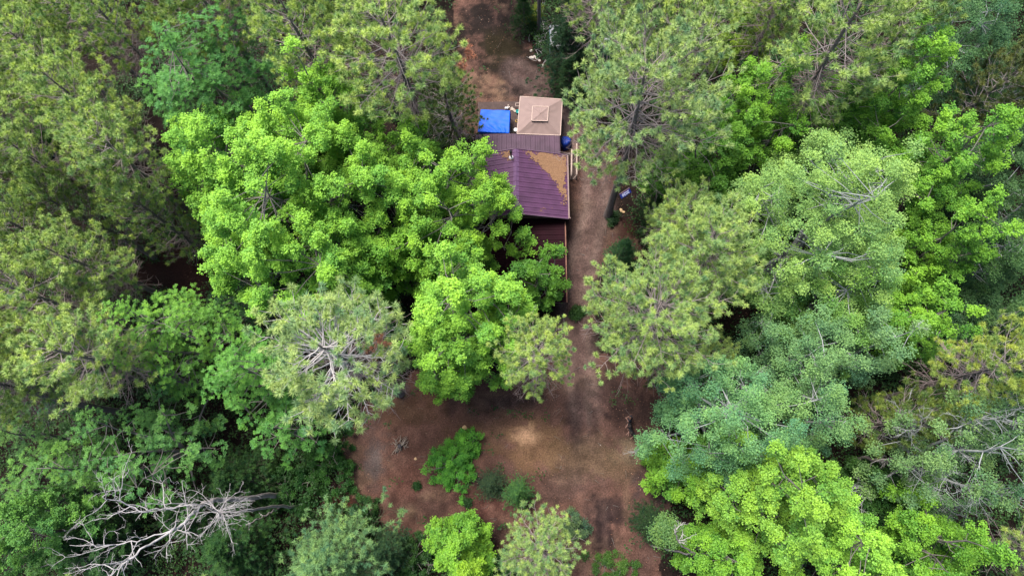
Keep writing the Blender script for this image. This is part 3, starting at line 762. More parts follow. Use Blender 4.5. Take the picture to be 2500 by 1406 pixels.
def small(name, label, cat, px, py, z=0.42, rz=0.0):
    p = at(px, py, z); o = empty(name, p, rz); tag(o, label, cat); return o
o = small('tub', 'round teal plastic tub on the deck by the gazebo edge', 'tub', 1264, 276)
MB().lathe([(0.12, 0), (0.155, 0.24), (0.17, 0.25), (0.17, 0.27), (0.15, 0.27), (0.13, 0.12)], (0, 0, 0), 20).build('body', TEAL, o, smooth=True)
MB().lathe([(0.128, 0.1), (0.128, 0.125)], (0, 0, 0), 20).build('water', plain('tub_water', (0.02, 0.2, 0.2), 0.1, 0.1), o)
o = small('bucket', 'white lidded bucket standing against the lean-to roof edge', 'bucket', 1259, 322)
MB().lathe([(0.13, 0), (0.15, 0.36)], (0, 0, 0), 18).build('body', WHITE, o, smooth=True)
MB().lathe([(0.162, 0.36), (0.162, 0.39), (0.14, 0.395)], (0, 0, 0), 18).build('lid', WHITE, o, smooth=False)
tb = Tubes(); rng = np.random.default_rng(5); a = np.linspace(0, 19, 90)
p = at(1262, 296, 0.45)
tb.poly(np.column_stack([(0.13 + .02 * np.sin(a * 3.1)) * np.cos(a) + .03 * np.sin(a / 3), (0.12 + .02 * np.cos(a * 2.3)) * np.sin(a), 0.01 + a * 0.002]), 0.012, 0.012)
o = link('garden_hose', tb.build('garden_hose', ROPE, 6), None, p); tag(o, 'coiled yellow hose on the dark deck planks', 'hose')
o = small('floor_grate', 'black grate lying on the deck beside the white bucket', 'grate', 1251, 317)
s = MB()
for i in range(9): s.box(-.18 + i * .043, -.165 + i * .043, -.22, .22, .004, .03)
s.build('bars', BLACK, o); s = MB(); s.box(-.2, -.18, -.24, .24, .003, .04); s.box(.18, .2, -.24, .24, .003, .04); s.box(-.179, .179, -.24, -.222, .003, .04); s.box(-.179, .179, .222, .24, .003, .04); s.build('frame', BLACK, o)
CLOTH = plain('beige_cloth', (0.34, 0.28, 0.24), 0.9, 0.2, 8)
xx = np.linspace(-1, 1, 14); rngc = np.random.default_rng(2)
V = [(0.13 * u * (1 - .4 * v) + .1 * v + .02 * math.sin(5 * v), 0.3 * -v + .02 * math.sin(6 * u), 0.05 + .035 * math.sin(7 * u + 3 * v) + .03 * math.cos(5 * v)) for u in xx for v in xx]
F = [(i * 14 + j, i * 14 + j + 1, (i + 1) * 14 + j + 1, (i + 1) * 14 + j) for i in range(13) for j in range(13)]
mb = MB(); mb.add(V, F); o = mb.build('towel', CLOTH, smooth=True); o.location = at(1253, 269, 0.43); o.rotation_euler = (0, 0, 0.5); tag(o, 'crumpled beige towel dropped on the deck', 'towel')
for k, (px, py, r, m__, lab) in enumerate([(1235, 267, .09, WHITE, 'white jar nearest the blue tarp corner'), (1239, 267, .10, WHITE, 'fat white jar at the tarp edge'), (1241, 261, .07, CLOTH, 'cream jar farthest from the blue tarp'), (1243, 265, .08, STONE, 'grey jar between the tarp corner and towel')]):
    o = small('jar', lab, 'jar', px, py); MB().lathe([(r * .9, 0), (r, .04), (r, .2), (r * .7, .24)], (0, 0, 0), 12).build('body', m__, o, smooth=True)
    MB().lathe([(r * .75, .24), (r * .75, .27)], (0, 0, 0), 12).build('lid', m__, o); o['group'] = 'jars by the blue tarp'
o = small('stool', 'pale rectangular stool frame half under the gazebo', 'stool', 1266, 262)
s = MB(); s.bar((-.25, .15, .42), (.25, .15, .42), .045); s.bar((-.25, -.15, .42), (.25, -.15, .42), .045); s.bar((-.25, -.13, .42), (-.25, .13, .42), .045); s.bar((.25, -.13, .42), (.25, .13, .42), .045); s.build('seat_frame', RAILW, o)
for a_x in (-.25, .25):
    for a_y in (-.15, .15): s = MB(); s.box(a_x - .02, a_x + .02, a_y - .02, a_y + .02, 0, .4); s.build('leg', RAILW, o)

# dark blue covered heap and the ramp east of the lean-to
p = at(1381, 347, 0.6); o = empty('covered_heap', (p[0], p[1], 0.0)); tag(o, 'dark blue tarp heap beside the lean-to wall', 'covered heap')
rng = np.random.default_rng(8); V = []; F = []; nu, nv = 28, 12
for j in range(nv + 1):
    for i in range(nu):
        a = 2 * math.pi * i / nu; t_ = j / nv; r = math.sin(t_ * math.pi / 2) ** 0.6
        rr = 1 + .10 * math.sin(3 * a + 1) + .05 * math.sin(9 * a) * t_
        V.append((0.48 * r * rr * math.cos(a), 0.5 * r * rr * math.sin(a), 1.0 * (1 - t_ ** 3) + .03 * math.sin(6 * a + 3 * t_)))
for j in range(nv):
    for i in range(nu): k = (i + 1) % nu; F.append((j * nu + i, (j + 1) * nu + i, (j + 1) * nu + k, j * nu + k))
mb = MB(); mb.add(V, F); mb.build('tarp', NAVY, o, smooth=True)
tb = Tubes(); a = np.linspace(0, 6.283, 30); tb.poly(np.column_stack([.47 * np.cos(a), .49 * np.sin(a), 0 * a + .55]), .012, .012); link('rope', tb.build('rope', RAILW, 5), o)
R0, R1 = at(1396, 365, 0.9), at(1395, 428, 0.9); Q0, Q1 = at(1408, 350, 0.9), at(1408, 426, 0.9); QE = at(1399, 437, 0.5)
rp = empty('ramp', (R0[0], R0[1], 0)); o0 = np.array([R0[0], R0[1], 0]); tag(rp, 'narrow wooden ramp with two pale handrails beside the cabin wall', 'ramp')
s = MB(); s.add([np.array(q) - o0 for q in [(R0[0] - .1, R0[1], .35), (Q0[0], R0[1], .35), (Q0[0], R1[1], .05), (R1[0] - .1, R1[1], .05), (R0[0] - .1, R0[1], .30), (Q0[0], R0[1], .30), (Q0[0], R1[1], .0), (R1[0] - .1, R1[1], .0)]],
      [(3, 2, 1, 0), (4, 5, 6, 7), (0, 1, 5, 4), (1, 2, 6, 5), (2, 3, 7, 6), (3, 0, 4, 7)]); s.build('walkway', DECK, rp)
for a_, b_ in ((R0, R1), (Q0, Q1)):
    s = MB(); s.bar(a_ - o0, b_ - o0, 0.11, 0.05)
    for q in np.linspace(0, 1, 5):
        c_ = a_ * (1 - q) + b_ * q - o0; s.box(c_[0] - .04, c_[0] + .04, c_[1] - .04, c_[1] + .04, 0, c_[2] - .025)
    s.build('handrail', RAILW, rp)
s = MB(); s.bar(Q1 - o0 + [0, -.06, 0], QE - o0, 0.08, 0.06); s.build('rail_end', RAILW, rp)

# flag banner fixed to the big pine by the drive
BLUE = plain('flag_blue', (0.004, 0.02, 0.20), 0.55, 0.12, 3); WL = plain('flag_white', (0.55, 0.58, 0.85), 0.6, 0.05); RED = plain('flag_red', (0.22, 0.09, 0.10), 0.6, 0.1)
zf = 1.7
fa, fb, fc, fd = at(1512.5, 487, zf), at(1516.5, 473, zf + .25), at(1541, 457, zf + .25), at(1537, 471, zf)   # bottom-left, top-left, top-right, bottom-right on picture
Xd = nrm(fa - fd); Yd = nrm(fd - fc); Yd = nrm(Yd - Xd * (Xd @ Yd)); Zd = np.cross(Xd, Yd)
cen = (fa + fb + fc + fd) / 4; wF = np.linalg.norm(fa - fd); hF = np.linalg.norm(fd - fc) 
fo = bpy.data.objects.new('flag', None); C.objects.link(fo)
mwf = Matrix.Identity(4)
for i in range(3): mwf[i][0] = Xd[i]; mwf[i][1] = Yd[i]; mwf[i][2] = Zd[i]; mwf[i][3] = cen[i]
fo.matrix_world = mwf; tag(fo, 'blue flag lettered in white beside the leaning grey pine trunk', 'flag')
nf = 16; V = [(wF * (u / nf - .5), hF * (v / nf - .5), 0.012 * math.sin(u * .9) + .008 * math.sin(v + u * .4)) for u in range(nf + 1) for v in range(nf + 1)]
F = [(i * (nf + 1) + j, (i + 1) * (nf + 1) + j, (i + 1) * (nf + 1) + j + 1, i * (nf + 1) + j + 1) for i in range(nf) for j in range(nf)]
mb = MB(); mb.add(V, F); mb.build('cloth', BLUE, fo, smooth=True)
tx = bpy.data.curves.new('lettering', 'FONT'); tx.body = '2020'; tx.size = hF * 0.74; tx.align_x = 'CENTER'; tx.align_y = 'CENTER'; tx.extrude = 0.004; tx.offset = 0.006; tx.space_character = 1.0
tx.materials.append(WL); to = bpy.data.objects.new('lettering', tx); C.objects.link(to); to.parent = fo; to.location = (-wF * 0.0, hF * 0.02, 0.03)
s = MB(); s.box(-wF / 2 + .02, wF / 2 - .02, -hF / 2 + .04, -hF / 2 + .07, .024, .03); s.build('stripe', RED, fo)
s = MB(); s.bar((-wF / 2, -hF / 2, 0), (wF / 2, -hF / 2, 0), .02); s.build('hem_rod', RAILW, fo)

# ------------------------------------------------------------------ rocks, brush, stump, camper
def rock(px, py, r, label, seed, mat=STONE, group='pale stones edging the yard', z=0.0):
    rg = np.random.default_rng(seed); bm = bmesh.new(); bmesh.ops.create_icosphere(bm, subdivisions=2, radius=r)
    s_ = rg.uniform(0.75, 1.3, 3); ph = rg.uniform(0, 6, 3)
    for v in bm.verts:
        c_ = v.co; f = 1 + .18 * math.sin(c_.x / r * 3 + ph[0]) * math.cos(c_.y / r * 2.6 + ph[1]) + .1 * math.sin(c_.z / r * 4 + ph[2])
        v.co = Vector((c_.x * s_[0] * f, c_.y * s_[1] * f, c_.z * .6 * f))
    me = bpy.data.meshes.new('stone'); bm.to_mesh(me); bm.free(); me.materials.append(mat)
    p = at(px, py, 0); o = link('stone', me, None, (p[0], p[1], r * .3 + z)); tag(o, label, 'stone', group)
    return o
for k, (px, py, r, lab) in enumerate([(1297, 125, .13, 'topmost stone of the diagonal line edging the yard'), (1304.5, 138.5, .10, 'second stone from the top of the diagonal line'), (1308.5, 142, .13, 'larger middle stone of the diagonal line'),
        (1311.5, 145, .12, 'bright stone just below the middle of the diagonal line'), (1317, 149, .11, 'lone stone low on the diagonal line'), (1324.5, 162, .13, 'lowest pale stone below the brush pile'),
        (1298, 142, .18, 'dull half buried stone left of the diagonal line'), (1309.5, 55, .14, 'cream stone beside the dark trunk at the top of the yard'), (1304, 81, .11, 'small stone beside the brush pile twigs'), (1307, 92, .10, 'grey stone left of the brush pile')]):
    rock(px, py, r, lab, 100 + k)
OCH = plain('ochre_stone', (0.40, 0.27, 0.15), 0.9, 0.2, 9, bump=.4)
rock(1014.5, 1119.5, .10, 'small ochre stone on the red litter below the stump', 140, OCH, None)
rock(1134, 1044, .16, 'tan stone just above the lone green bush', 141, OCH, None)
rock(1466, 1086, .05, 'tiny white pebble right of the sandy mound', 142, STONE, None)
rock(1516, 514, .14, 'oval tan stone below the pine trunk and flag', 143, OCH, 'two tan stones below the flag'); rock(1521.5, 518, .13, 'rounder tan stone below the pine trunk and flag', 144, OCH, 'two tan stones below the flag')

tb = Tubes(); rng = np.random.default_rng(12); bpx = at(1318, 88); 
for k in range(70):
    p = bpx + np.array([rng.normal(0, .5), rng.normal(0, 1.2), rng.uniform(0.03, .35)]); a = rng.normal(1.2, .8)
    tb.poly(curve_pts(rng, p, (math.cos(a), math.sin(a), rng.normal(0, .12)), rng.uniform(.5, 1.7), 4, rng.normal(0, .5, 3), .1), rng.uniform(.012, .03), .006)
for (ax, ay, bx, by, r) in ((1315, 32, 1331, 72, .03), (1322, 93, 1356, 60, .035), (1336, 138, 1324, 160, .03)):
    P0, P1 = at(ax, ay, .5), at(bx, by, .3); tb.poly(np.array([P0, (P0 + P1) / 2 + [0.04, 0, .05], P1]), r, r * .5)
o = link('brush_pile', tb.build('brush_pile', BARK_DEAD, 5)); tag(o, 'heap of bare grey cut branches behind the stone line', 'brush pile')

sp = at(975, 1088); st = empty('stump', sp); tag(st, 'splintered rotten stump surrounded by bleached roots in the clearing', 'stump')
prof = [(0.30, -.05), (0.24, .1), (0.19, .3), (0.17, .42)]
s = MB(); s.lathe([(.24, -.05), (.19, .1), (.16, .25), (.15, .32)], (.06, -.03, 0), 14); s.build('core', plain('charred_wood', (.045, .04, .045), .9, .3, 9, bump=.6), st, smooth=True)
tb = Tubes()
for k in range(34):
    a = rng.uniform(0, 6.28); r_ = rng.uniform(.15, .5)
    p = np.array([r_ * math.cos(a) * 1.1, r_ * math.sin(a) * .9, rng.uniform(.02, .25)])
    dr = np.array([math.cos(a), math.sin(a), rng.uniform(-.2, .35)]) if rng.random() < .5 else np.array([rng.uniform(-.2, .9), 1, .15])
    tb.poly(curve_pts(rng, p, dr, rng.uniform(.25, .6), 4, rng.normal(0, .5, 3), .15), rng.uniform(.018, .045), .008)
for (x0, y0, x1, y1) in ((.15, .05, .5, .75), (.25, .1, .7, .6), (.2, .0, .75, .35), (.3, .1, .62, .75), (-.2, -.25, -.55, -.7), (-.1, -.3, -.3, -.62), (.4, 0, .5, -.3)):
    tb.poly(np.array([(x0, y0, .22), ((x0 + x1) / 2, (y0 + y1) / 2 + .03, .25), (x1, y1, .15)]), .05, .012)
link('roots', tb.build('roots', plain('old_root_wood', (0.17, 0.14, 0.12), 0.9, 0.5, 9), 5), st)

# camper under the dark evergreen
p0, p1 = at(1341, 60, 2.3), at(1490, 116, 2.3)
cx_, cy_ = (p0[0] + p1[0]) / 2, (p0[1] + p1[1]) / 2; hx, hy = abs(p1[0] - p0[0]) / 2, abs(p0[1] - p1[1]) / 2
cm = empty('camper', (cx_, cy_, 0)); tag(cm, 'pale roofed camper hidden beneath the dark evergreen at the top', 'camper')
MB().box(-hx, hx, -hy, hy, .55, 2.28).build('body', plain('camper_side', (.12, .2, .26), .5, .15), cm, bevel=.12)
MB().box(-hx + .05, hx - .05, -hy + .05, hy - .05, 2.283, 2.33).build('roof', plain('dusty_white_roof', (.42, .42, .45), .6, .3, 2), cm, bevel=.03)
for sx in (-.35, .35):
    for sy in (-hy - .003, hy + .003):
        s = MB(); s.lathe([(.33, -.1), (.33, .1)], (0, 0, 0), 18); o = s.build('wheel', BLACK, cm); o.rotation_euler = (R_(90), 0, 0); o.location = (sx * 1.3, sy, .3)
MB().box(-.3, .3, -.3, .3, 2.335, 2.5).build('roof_vent', WHITE, cm, bevel=.04)
MB().box(-hx - 1.0, -hx - .01, -.05, .05, .45, .53).build('tow_bar', BLACK, cm)
MB().box(-hx + .6, -hx + 1.5, -hy - .012, -hy - .001, 1.2, 1.9).build('window', plain('camper_glass', (.02, .02, .03), .1), cm)

# ------------------------------------------------------------------ trees
PA = [pine_proto(s, R=3.0, base=0.60, tuft_n=76, openness=0.26, dead=60, tl=0.27, sub=5.5, tint0=0.52, tw=0.034, per=4.6, gap=0.48) for s in (1, 2, 3)]                    # bushy
PB = [pine_proto(s, R=3.6, base=0.56, tuft_n=76, openness=0.36, dead=60, tl=0.27, sub=6, tint0=0.55, gap=0.62, topcut=0.97, tw=0.034, per=4.6) for s in (11, 12, 13)]   # open, limbs showing
PF = pine_proto(17, R=4.2, base=0.58, tuft_n=70, openness=0.26, dead=34, tl=0.24, sub=9, tint0=0.5, gap=0.44, topcut=0.97, tw=0.032, per=5)
PD = pine_proto(15, R=4.4, base=0.60, tuft_n=70, openness=0.36, dead=44, tl=0.24, sub=9, tint0=0.52, gap=0.46, topcut=0.97, tw=0.034, per=4.8)
PE = pine_proto(16, R=3.4, base=0.58, tuft_n=70, openness=0.55, dead=70, tl=0.27, sub=6, tint0=0.5, gap=0.5, topcut=0.95, tw=0.034, per=5, brf=1.35, bark=BARK_DEAD)
PC = pine_proto(21, R=3.2, H=12, base=0.30, tuft_n=60, openness=0.3, dead=30, tl=0.26, sub=5.5, gap=0.55, tw=0.034)                              # low thin pine
SPBARK = plain('green_brown_twig', (0.06, 0.07, 0.04), 0.9, 0.2, 5)
SP = [pine_proto(s, H=9.0, R=2.6, base=0.12, gap=0.34, per=5, tuft_n=46, openness=0.06, dead=0, tl=0.17, sub=14, tint0=0.45, brf=0.5, bark=SPBARK, up=0.15, topcut=0.98, tw=0.028, cone=True) for s in (31, 32)]

GP = (0.370, 0.510, 0.195); GPy = (0.295, 0.430, 0.170); GPd = (0.310, 0.440, 0.165); GPb = (0.320, 0.450, 0.215)
pines = [  # px, py, rpx, h, proto, colour, label
 (95, 150, 100, 19, PA[0], GP, 'bushy green pine near the upper left corner with its grey trunk pointing down right'),
 (265, 55, 88, 20, PA[1], GP, 'tall narrow pine at the top edge up left of the blue green oak'),
 (225, 240, 100, 19, PA[2], GP, 'bushy pine touching the left side of the blue green oak'),
 (285, 375, 105, 19, PA[0], GP, 'bushy pine directly left of the big bright maple top branches'),
 (75, 385, 105, 18, PA[1], GPd, 'darker pine at the left edge under the pine group'),
 (30, 20, 90, 18, PA[2], GPd, 'pine cut by the upper left corner'),
 (160, 15, 80, 19, PA[0], GPd, 'pine between the corner pine and the tall narrow one, cut by the top edge'),
 (505, 5, 105, 20, PA[1], GP, 'pine cut by the top edge above the blue green oak'),
 (725, 75, 118, 20, PB[0], GP, 'open pine with a star of pale limbs between oak and wide pine at the top'),
 (955, 100, 155, 21, PB[1], GP, 'wide open pine with grey limbs left of the upper bare yard'),
 (850, -20, 90, 20, PB[2], GPd, 'pine cut by the top edge between the two open pines'),
 (410, 5, 80, 19, PA[2], GPd, 'dim pine at the top edge left of the oak'),
 (40, 555, 90, 18, PA[1], GPd, 'pine half cut by the left edge at mid height'),
 (215, 625, 95, 17, PA[2], GPd, 'pine in the left crowd just under the dark gap'),
 (85, 720, 130, 19, PB[0], GP, 'broad crooked pine at the left edge with pinkish limbs'),
 (205, 865, 120, 18, PA[0], GP, 'pine left of the mid green oak with drooping dry twigs'),
 (60, 850, 90, 17, PB[2], GPd, 'lower pine at the left edge above the dark hollow'),
 (822, 862, 172, 21, PE, GPb, 'big sparse pine with bleached limbs below the bright maple'),
 (1310, 860, 100, 17, PB[0], GP, 'pine between the round bright maple and the driveway'),
 (1700, 60, 105, 20, PA[1], GP, 'pine against the top edge right of the large pale pine'),
 (1480, -60, 110, 19, PB[0], GPd, 'pine cut by the top edge over the camper'),
 (1755, 610, 125, 19, PA[2], GPy, 'pine with pale star limbs against the big pale aspen'),
 (1588, 762, 172, 19, PF, GPy, 'wide yellowish pine hanging over the lower driveway'),
 (1660, 540, 90, 16, PA[0], GPd, 'pine behind the wide yellowish pine, nearer the flag'),
 (2050, 95, 165, 21, PB[0], GPy, 'wide flat topped pine above the right hand maples'),
 (2210, 60, 90, 20, PA[1], GPy, 'pine at the top edge beside the flat topped pine'),
 (1930, -20, 90, 19, PA[2], GPd, 'dim pine cut by the top edge left of the flat topped pine'),
 (2440, 895, 110, 19, PA[0], (0.33, 0.43, 0.12), 'yellowish pine on the right edge below the dark aspens'),
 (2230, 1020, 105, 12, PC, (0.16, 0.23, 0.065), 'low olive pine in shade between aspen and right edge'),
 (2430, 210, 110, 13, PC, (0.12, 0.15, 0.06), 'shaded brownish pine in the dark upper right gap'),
 (1320, 1345, 105, 10, PC, GPy, 'low young pine with round tufts cut by the bottom edge'),
 (1730, 880, 85, 10, PC, GPd, 'thin dim pine under the wide yellowish one at the clearing edge'),
 (1650, 900, 60, 8, PC, (0.06, 0.09, 0.04), 'small shaded pine at the right rim of the clearing'),
 
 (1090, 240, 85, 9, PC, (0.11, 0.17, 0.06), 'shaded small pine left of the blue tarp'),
 (150, 500, 90, 15, PC, GPd, 'thin dim pine in the dark left gap'),
 (340, 500, 80, 15, PC, GPd, 'thin pine touching the left tip of the big bright maple'),
 (1590, 20, 70, 15, PC, GPd, 'dim pine at the top edge left of the large pale pine'),
]
for q, (px, py) in enumerate([(-90, 60), (-60, 230), (-90, 420), (-90, 620), (-80, 800), (-30, 960)]):
    pines.append((px, py, 110, 18, PA[q % 3], GPd, 'pine just outside the left edge, ' + ['highest of six', 'second of six from the top', 'third of six from the top', 'fourth of six from the top', 'fifth of six from the top', 'lowest of six'][q]))
for k, (px, py, rp_, h, pr, colr, lab) in enumerate(pines):
    pt = plant('pine_tree', pr, px, py, rp_ * 1.08, h, k * 2.3, lab, 'pine tree', colr, 'pines of the forest', zref=0.80)
    if 'sparse pine' in lab: brown_spray(pt, [(925, 826, 17.5, .45), (897, 854, 17, .35), (935, 835, 17, .3)], 1)
    if 'left of the upper bare yard' in lab: brown_spray(pt, [(1143, 118, 15, .35), (1147, 135, 15, .35), (1130, 158, 15, .3)], 2)
plant('pine_tree', PA[2], 0, 0, 70, 19, 1.0, 'pine whose dark trunk stands by the brush pile', 'pine tree', GPd, 'pines of the forest', base=(1312, 75))
plant('pine_tree', PB[1], 0, 0, 95, 18, 2.0, 'pine whose lower limbs hang in from the top edge over the yard', 'pine tree', GPd, 'pines of the forest', base=(1190, -25))
plant('pine_tree', PD, 0, 0, 190, 22, 4.0, 'large pale pine leaning away over the driveway beside the gazebo', 'pine tree', GPb, 'pines of the forest', base=(1492, 528))

# tall broadleaf trees
def broad(name, px, py, rpx, h, color, label, seed, cat=None, group=None, zref=0.75, **kw):
    if name != 'bush': rpx *= 1.04
    R = rpx / ppm(px, py, h * 0.8)
    pr = leafy_proto(seed, h, R, **kw)
    return plant(name, pr, px, py, rpx, h, 0.0, label, cat or name.replace('_', ' '), color, group, zref=zref)
MB_C = (0.235, 0.48, 0.078); MM = (0.165, 0.37, 0.052); MD = (0.085, 0.22, 0.035); MY = (0.215, 0.42, 0.07)
mk = dict(bark=BARK_GREY, ls=0.12, nleaf=17, nsub=27, clump=1.35, cw=0.5, dens=1.5, up=0.8)
gm = 'maples of the forest'
broad('maple_tree', 680, 465, 295, 19, MB_C, 'huge bright green maple filling the left centre', 201, group=gm, lobes=0.14, cb=0.50, **{**mk, 'clump': 1.7, 'nsub': 36, 'dens': 1.35, 'up': 0.95, 'cw': .52}, inner=0.35)
broad('maple_tree', 1090, 470, 165, 16, (0.21, 0.43, 0.062), 'bright maple overlapping the left half of the cabin roof', 202, group=gm, cb=0.42, **mk)
broad('maple_tree', 1130, 755, 168, 17, MB_C, 'round bright maple between cabin and clearing', 203, group=gm, cb=0.42, **mk)
broad('maple_tree', 990, 600, 95, 12, MM, 'green maple wedged between the huge maple and the two round ones', 204, group=gm, cb=0.4, **mk)
broad('maple_tree', 1318, 660, 72, 9, MD, 'small dark leaved maple over the maroon porch roof', 205, group=gm, cb=0.35, **{**mk, 'clump': 1.0, 'dens': 0.8})
broad('maple_tree', 1090, 850, 95, 10, MM, 'lower green maple fringing the top of the clearing', 206, group=gm, cb=0.35, **mk)
broad('maple_tree', 830, 610, 105, 14.5, (0.19, 0.42, 0.065), 'maple filling the gap between the huge maple and the sparse pine', 227, group=gm, cb=0.42, **mk)
broad('maple_tree', 790, 250, 95, 17, MB_C, 'bright maple top rising behind the huge maple, near the wide open pine', 207, group=gm, cb=0.5, **mk)
broad('maple_tree', 1920, 1200, 165, 18, MY, 'yellow green maple at the lower right', 208, group=gm, cb=0.42, **mk)
broad('maple_tree', 2070, 1340, 130, 14, MB_C, 'maple at the bottom edge right of the yellow green one', 209, group=gm, cb=0.4, **mk)
broad('maple_tree', 2300, 1330, 130, 13, MM, 'dark bordered maple at the bottom right under the bare white limbs', 210, group=gm, cb=0.35, **mk)
broad('maple_tree', 1680, 1150, 70, 9, MM, 'low maple fringe at the right rim of the clearing', 211, group=gm, cb=0.3, **mk)
broad('maple_tree', 1850, 255, 120, 15, MM, 'maple between the large pale pine and the big pale aspen', 212, group=gm, cb=0.4, lobes=0.25, **mk)
broad('maple_tree', 1720, 400, 110, 14, MD, 'darker maple left of the big pale aspen', 213, group=gm, cb=0.38, **mk)
broad('maple_tree', 2190, 210, 120, 17, MM, 'maple reaching up beside the flat topped pine', 214, group=gm, cb=0.4, lobes=0.25, **mk)
broad('maple_tree', 2330, 370, 120, 17, MM, 'maple with ragged tips above the right side of the big aspen', 215, group=gm, cb=0.4, lobes=0.25, **mk)
broad('maple_tree', 2340, 580, 95, 15, MM, 'narrow maple right of the big aspen at mid height', 216, group=gm, cb=0.4, lobes=0.2, **mk)
broad('maple_tree', 2275, 770, 90, 14, MM, 'narrow maple below right of the big aspen', 217, group=gm, cb=0.38, **mk)
broad('maple_tree', 2050, 290, 100, 13, MD, 'shaded maple just above the big aspen', 218, group=gm, cb=0.38, **mk)
broad('maple_tree', 1115, 1340, 76, 7, MM, 'young maple with a yellow tip at the bottom edge', 219, group=gm, cb=0.3, **mk)
broad('maple_tree', 1150, 1390, 40, 8, (0.19, 0.37, 0.04), 'yellow green sapling inside the young maple at the bottom edge', 220, group=gm, cb=0.4, **{**mk, 'clump': 0.9})
broad('maple_tree', 1850, 40, 70, 12, (0.15, 0.24, 0.025), 'yellowish maple in the gap at the top right of the pale pine', 221, group=gm, cb=0.35, **mk)
broad('maple_tree', 45, 1300, 105, 13, (0.10, 0.25, 0.06), 'maple at the lower left edge', 222, group=gm, cb=0.38, **mk)
broad('maple_tree', 1000, 345, 70, 12, MM, 'small maple top between wide pine and cabin roof', 223, group=gm, cb=0.4, **mk)
broad('maple_tree', 15, 295, 70, 9, MD, 'shaded maple at the left edge between pines', 224, group=gm, cb=0.3, **mk)
broad('maple_tree', 1790, 1370, 90, 11, MM, 'low maple at the bottom edge left of the yellow green maple', 225, group=gm, cb=0.3, **mk)
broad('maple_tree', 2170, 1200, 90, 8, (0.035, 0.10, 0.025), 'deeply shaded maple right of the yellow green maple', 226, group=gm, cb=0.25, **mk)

go = 'oaks of the forest'
ok = dict(style='rosette', nleaf=10, ls=0.18, aspect=0.27, nsub=15, clump=1.3, cw=0.55, spread=.1, young=0.4, sink=0.15)
broad('oak_tree', 500, 195, 160, 18.5, (0.095, 0.265, 0.075), 'blue green oak with star shaped leaf sprays above the huge maple', 301, group=go, cb=0.5, dens=2.3, **ok)
broad('oak_tree', 480, 330, 90, 10, (0.05, 0.13, 0.05), 'shaded lower oak hidden behind the huge maple', 302, group=go, cb=0.4, **ok)
broad('oak_tree', 395, 800, 130, 16, (0.128, 0.304, 0.056), 'mid green oak below the huge maple, left of the sparse pine', 303, group=go, cb=0.4, dens=2.1, **{**ok, 'ls': .16, 'nsub': 16})
broad('oak_tree', 605, 900, 110, 15, (0.111, 0.294, 0.064), 'fresh green oak between the mid green oak and the sparse pine', 304, group=go, cb=0.4, dens=2.1, **{**ok, 'ls': .17, 'nsub': 16})
broad('oak_tree', 680, 1040, 70, 12, (0.093, 0.258, 0.064), 'oak spur hanging toward the clearing below the fresh green oak', 305, group=go, cb=0.4, **ok)
broad('oak_tree', 330, 1080, 145, 14, (0.093, 0.239, 0.071), 'loose oak above the dead tree at the lower left', 306, group=go, cb=0.4, dens=0.9, lobes=.3, **ok)
broad('oak_tree', 150, 1130, 95, 14, (0.115, 0.267, 0.064), 'oak left of the loose oak at the lower left', 307, group=go, cb=0.4, **ok)
broad('oak_tree', 25, 910, 80, 14, (0.075, 0.19, 0.08), 'bluish oak on the left edge above the lower left group', 308, group=go, cb=0.4, **ok)
broad('oak_tree', 20, 1050, 60, 13, (0.09, 0.20, 0.06), 'small oak on the left edge beside the dark hollow', 309, group=go, cb=0.4, **ok)
broad('oak_tree', 60, 1195, 85, 11, (0.09, 0.22, 0.06), 'oak over the red leaf patch at the lower left edge', 313, group=go, cb=0.35, **ok)
broad('oak_tree', 405, 85, 45, 9, (0.06, 0.17, 0.05), 'small oak peeping between the top left pines', 310, group=go, cb=0.3, **ok)
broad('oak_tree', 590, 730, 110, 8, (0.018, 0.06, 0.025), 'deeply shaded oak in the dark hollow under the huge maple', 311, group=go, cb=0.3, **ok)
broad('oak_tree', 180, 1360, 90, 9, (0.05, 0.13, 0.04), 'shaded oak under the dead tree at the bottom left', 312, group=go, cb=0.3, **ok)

ga = 'aspens of the forest'
ak = dict(dens=1.3, bark=BARK_PALE, ls=0.105, aspect=0.75, nleaf=15, nsub=24, clump=1.2, cw=0.5, spread=0.14, young=0.42, sink=0.2, lobes=0.12)
AP = (0.225, 0.395, 0.135)
broad('aspen_tree', 2040, 500, 235, 21, AP, 'very large pale green aspen dominating the right side', 401, group=ga, cb=0.42, bare=9, **ak)
broad('aspen_tree', 2050, 720, 150, 15, (0.16, 0.33, 0.09), 'lower green aspen below the very large one', 402, group=ga, cb=0.4, bare=4, **ak)
broad('aspen_tree', 1970, 850, 120, 16, (0.140, 0.283, 0.143), 'bluish aspen with thin white twigs left of centre right', 403, group=ga, cb=0.4, bare=6, **ak)
broad('aspen_tree', 2120, 840, 100, 16, (0.154, 0.297, 0.150), 'bluish grey aspen beside the dark hole on the right', 404, group=ga, cb=0.4, bare=3, **ak)
broad('aspen_tree', 1790, 1010, 170, 18, (0.147, 0.324, 0.158), 'blue green aspen with white limbs above the yellow green maple', 405, group=ga, cb=0.42, bare=14, bare_r=0.028, bare_l=1.1, **ak)
broad('aspen_tree', 1980, 980, 120, 17, (0.147, 0.297, 0.135), 'grey green aspen touching the right side of the blue green one', 406, group=ga, cb=0.4, bare=8, **ak)
broad('aspen_tree', 2375, 1110, 155, 18, (0.140, 0.262, 0.120), 'half bare aspen with many white limbs at the right edge', 407, group=ga, cb=0.45, bare=56, bare_r=0.032, bare_l=1.35, **{**ak, 'dens': 0.7})
broad('aspen_tree', 2440, 380, 90, 13, (0.06, 0.135, 0.06), 'dark aspen on the right edge in the upper half', 408, group=ga, cb=0.35, **ak)
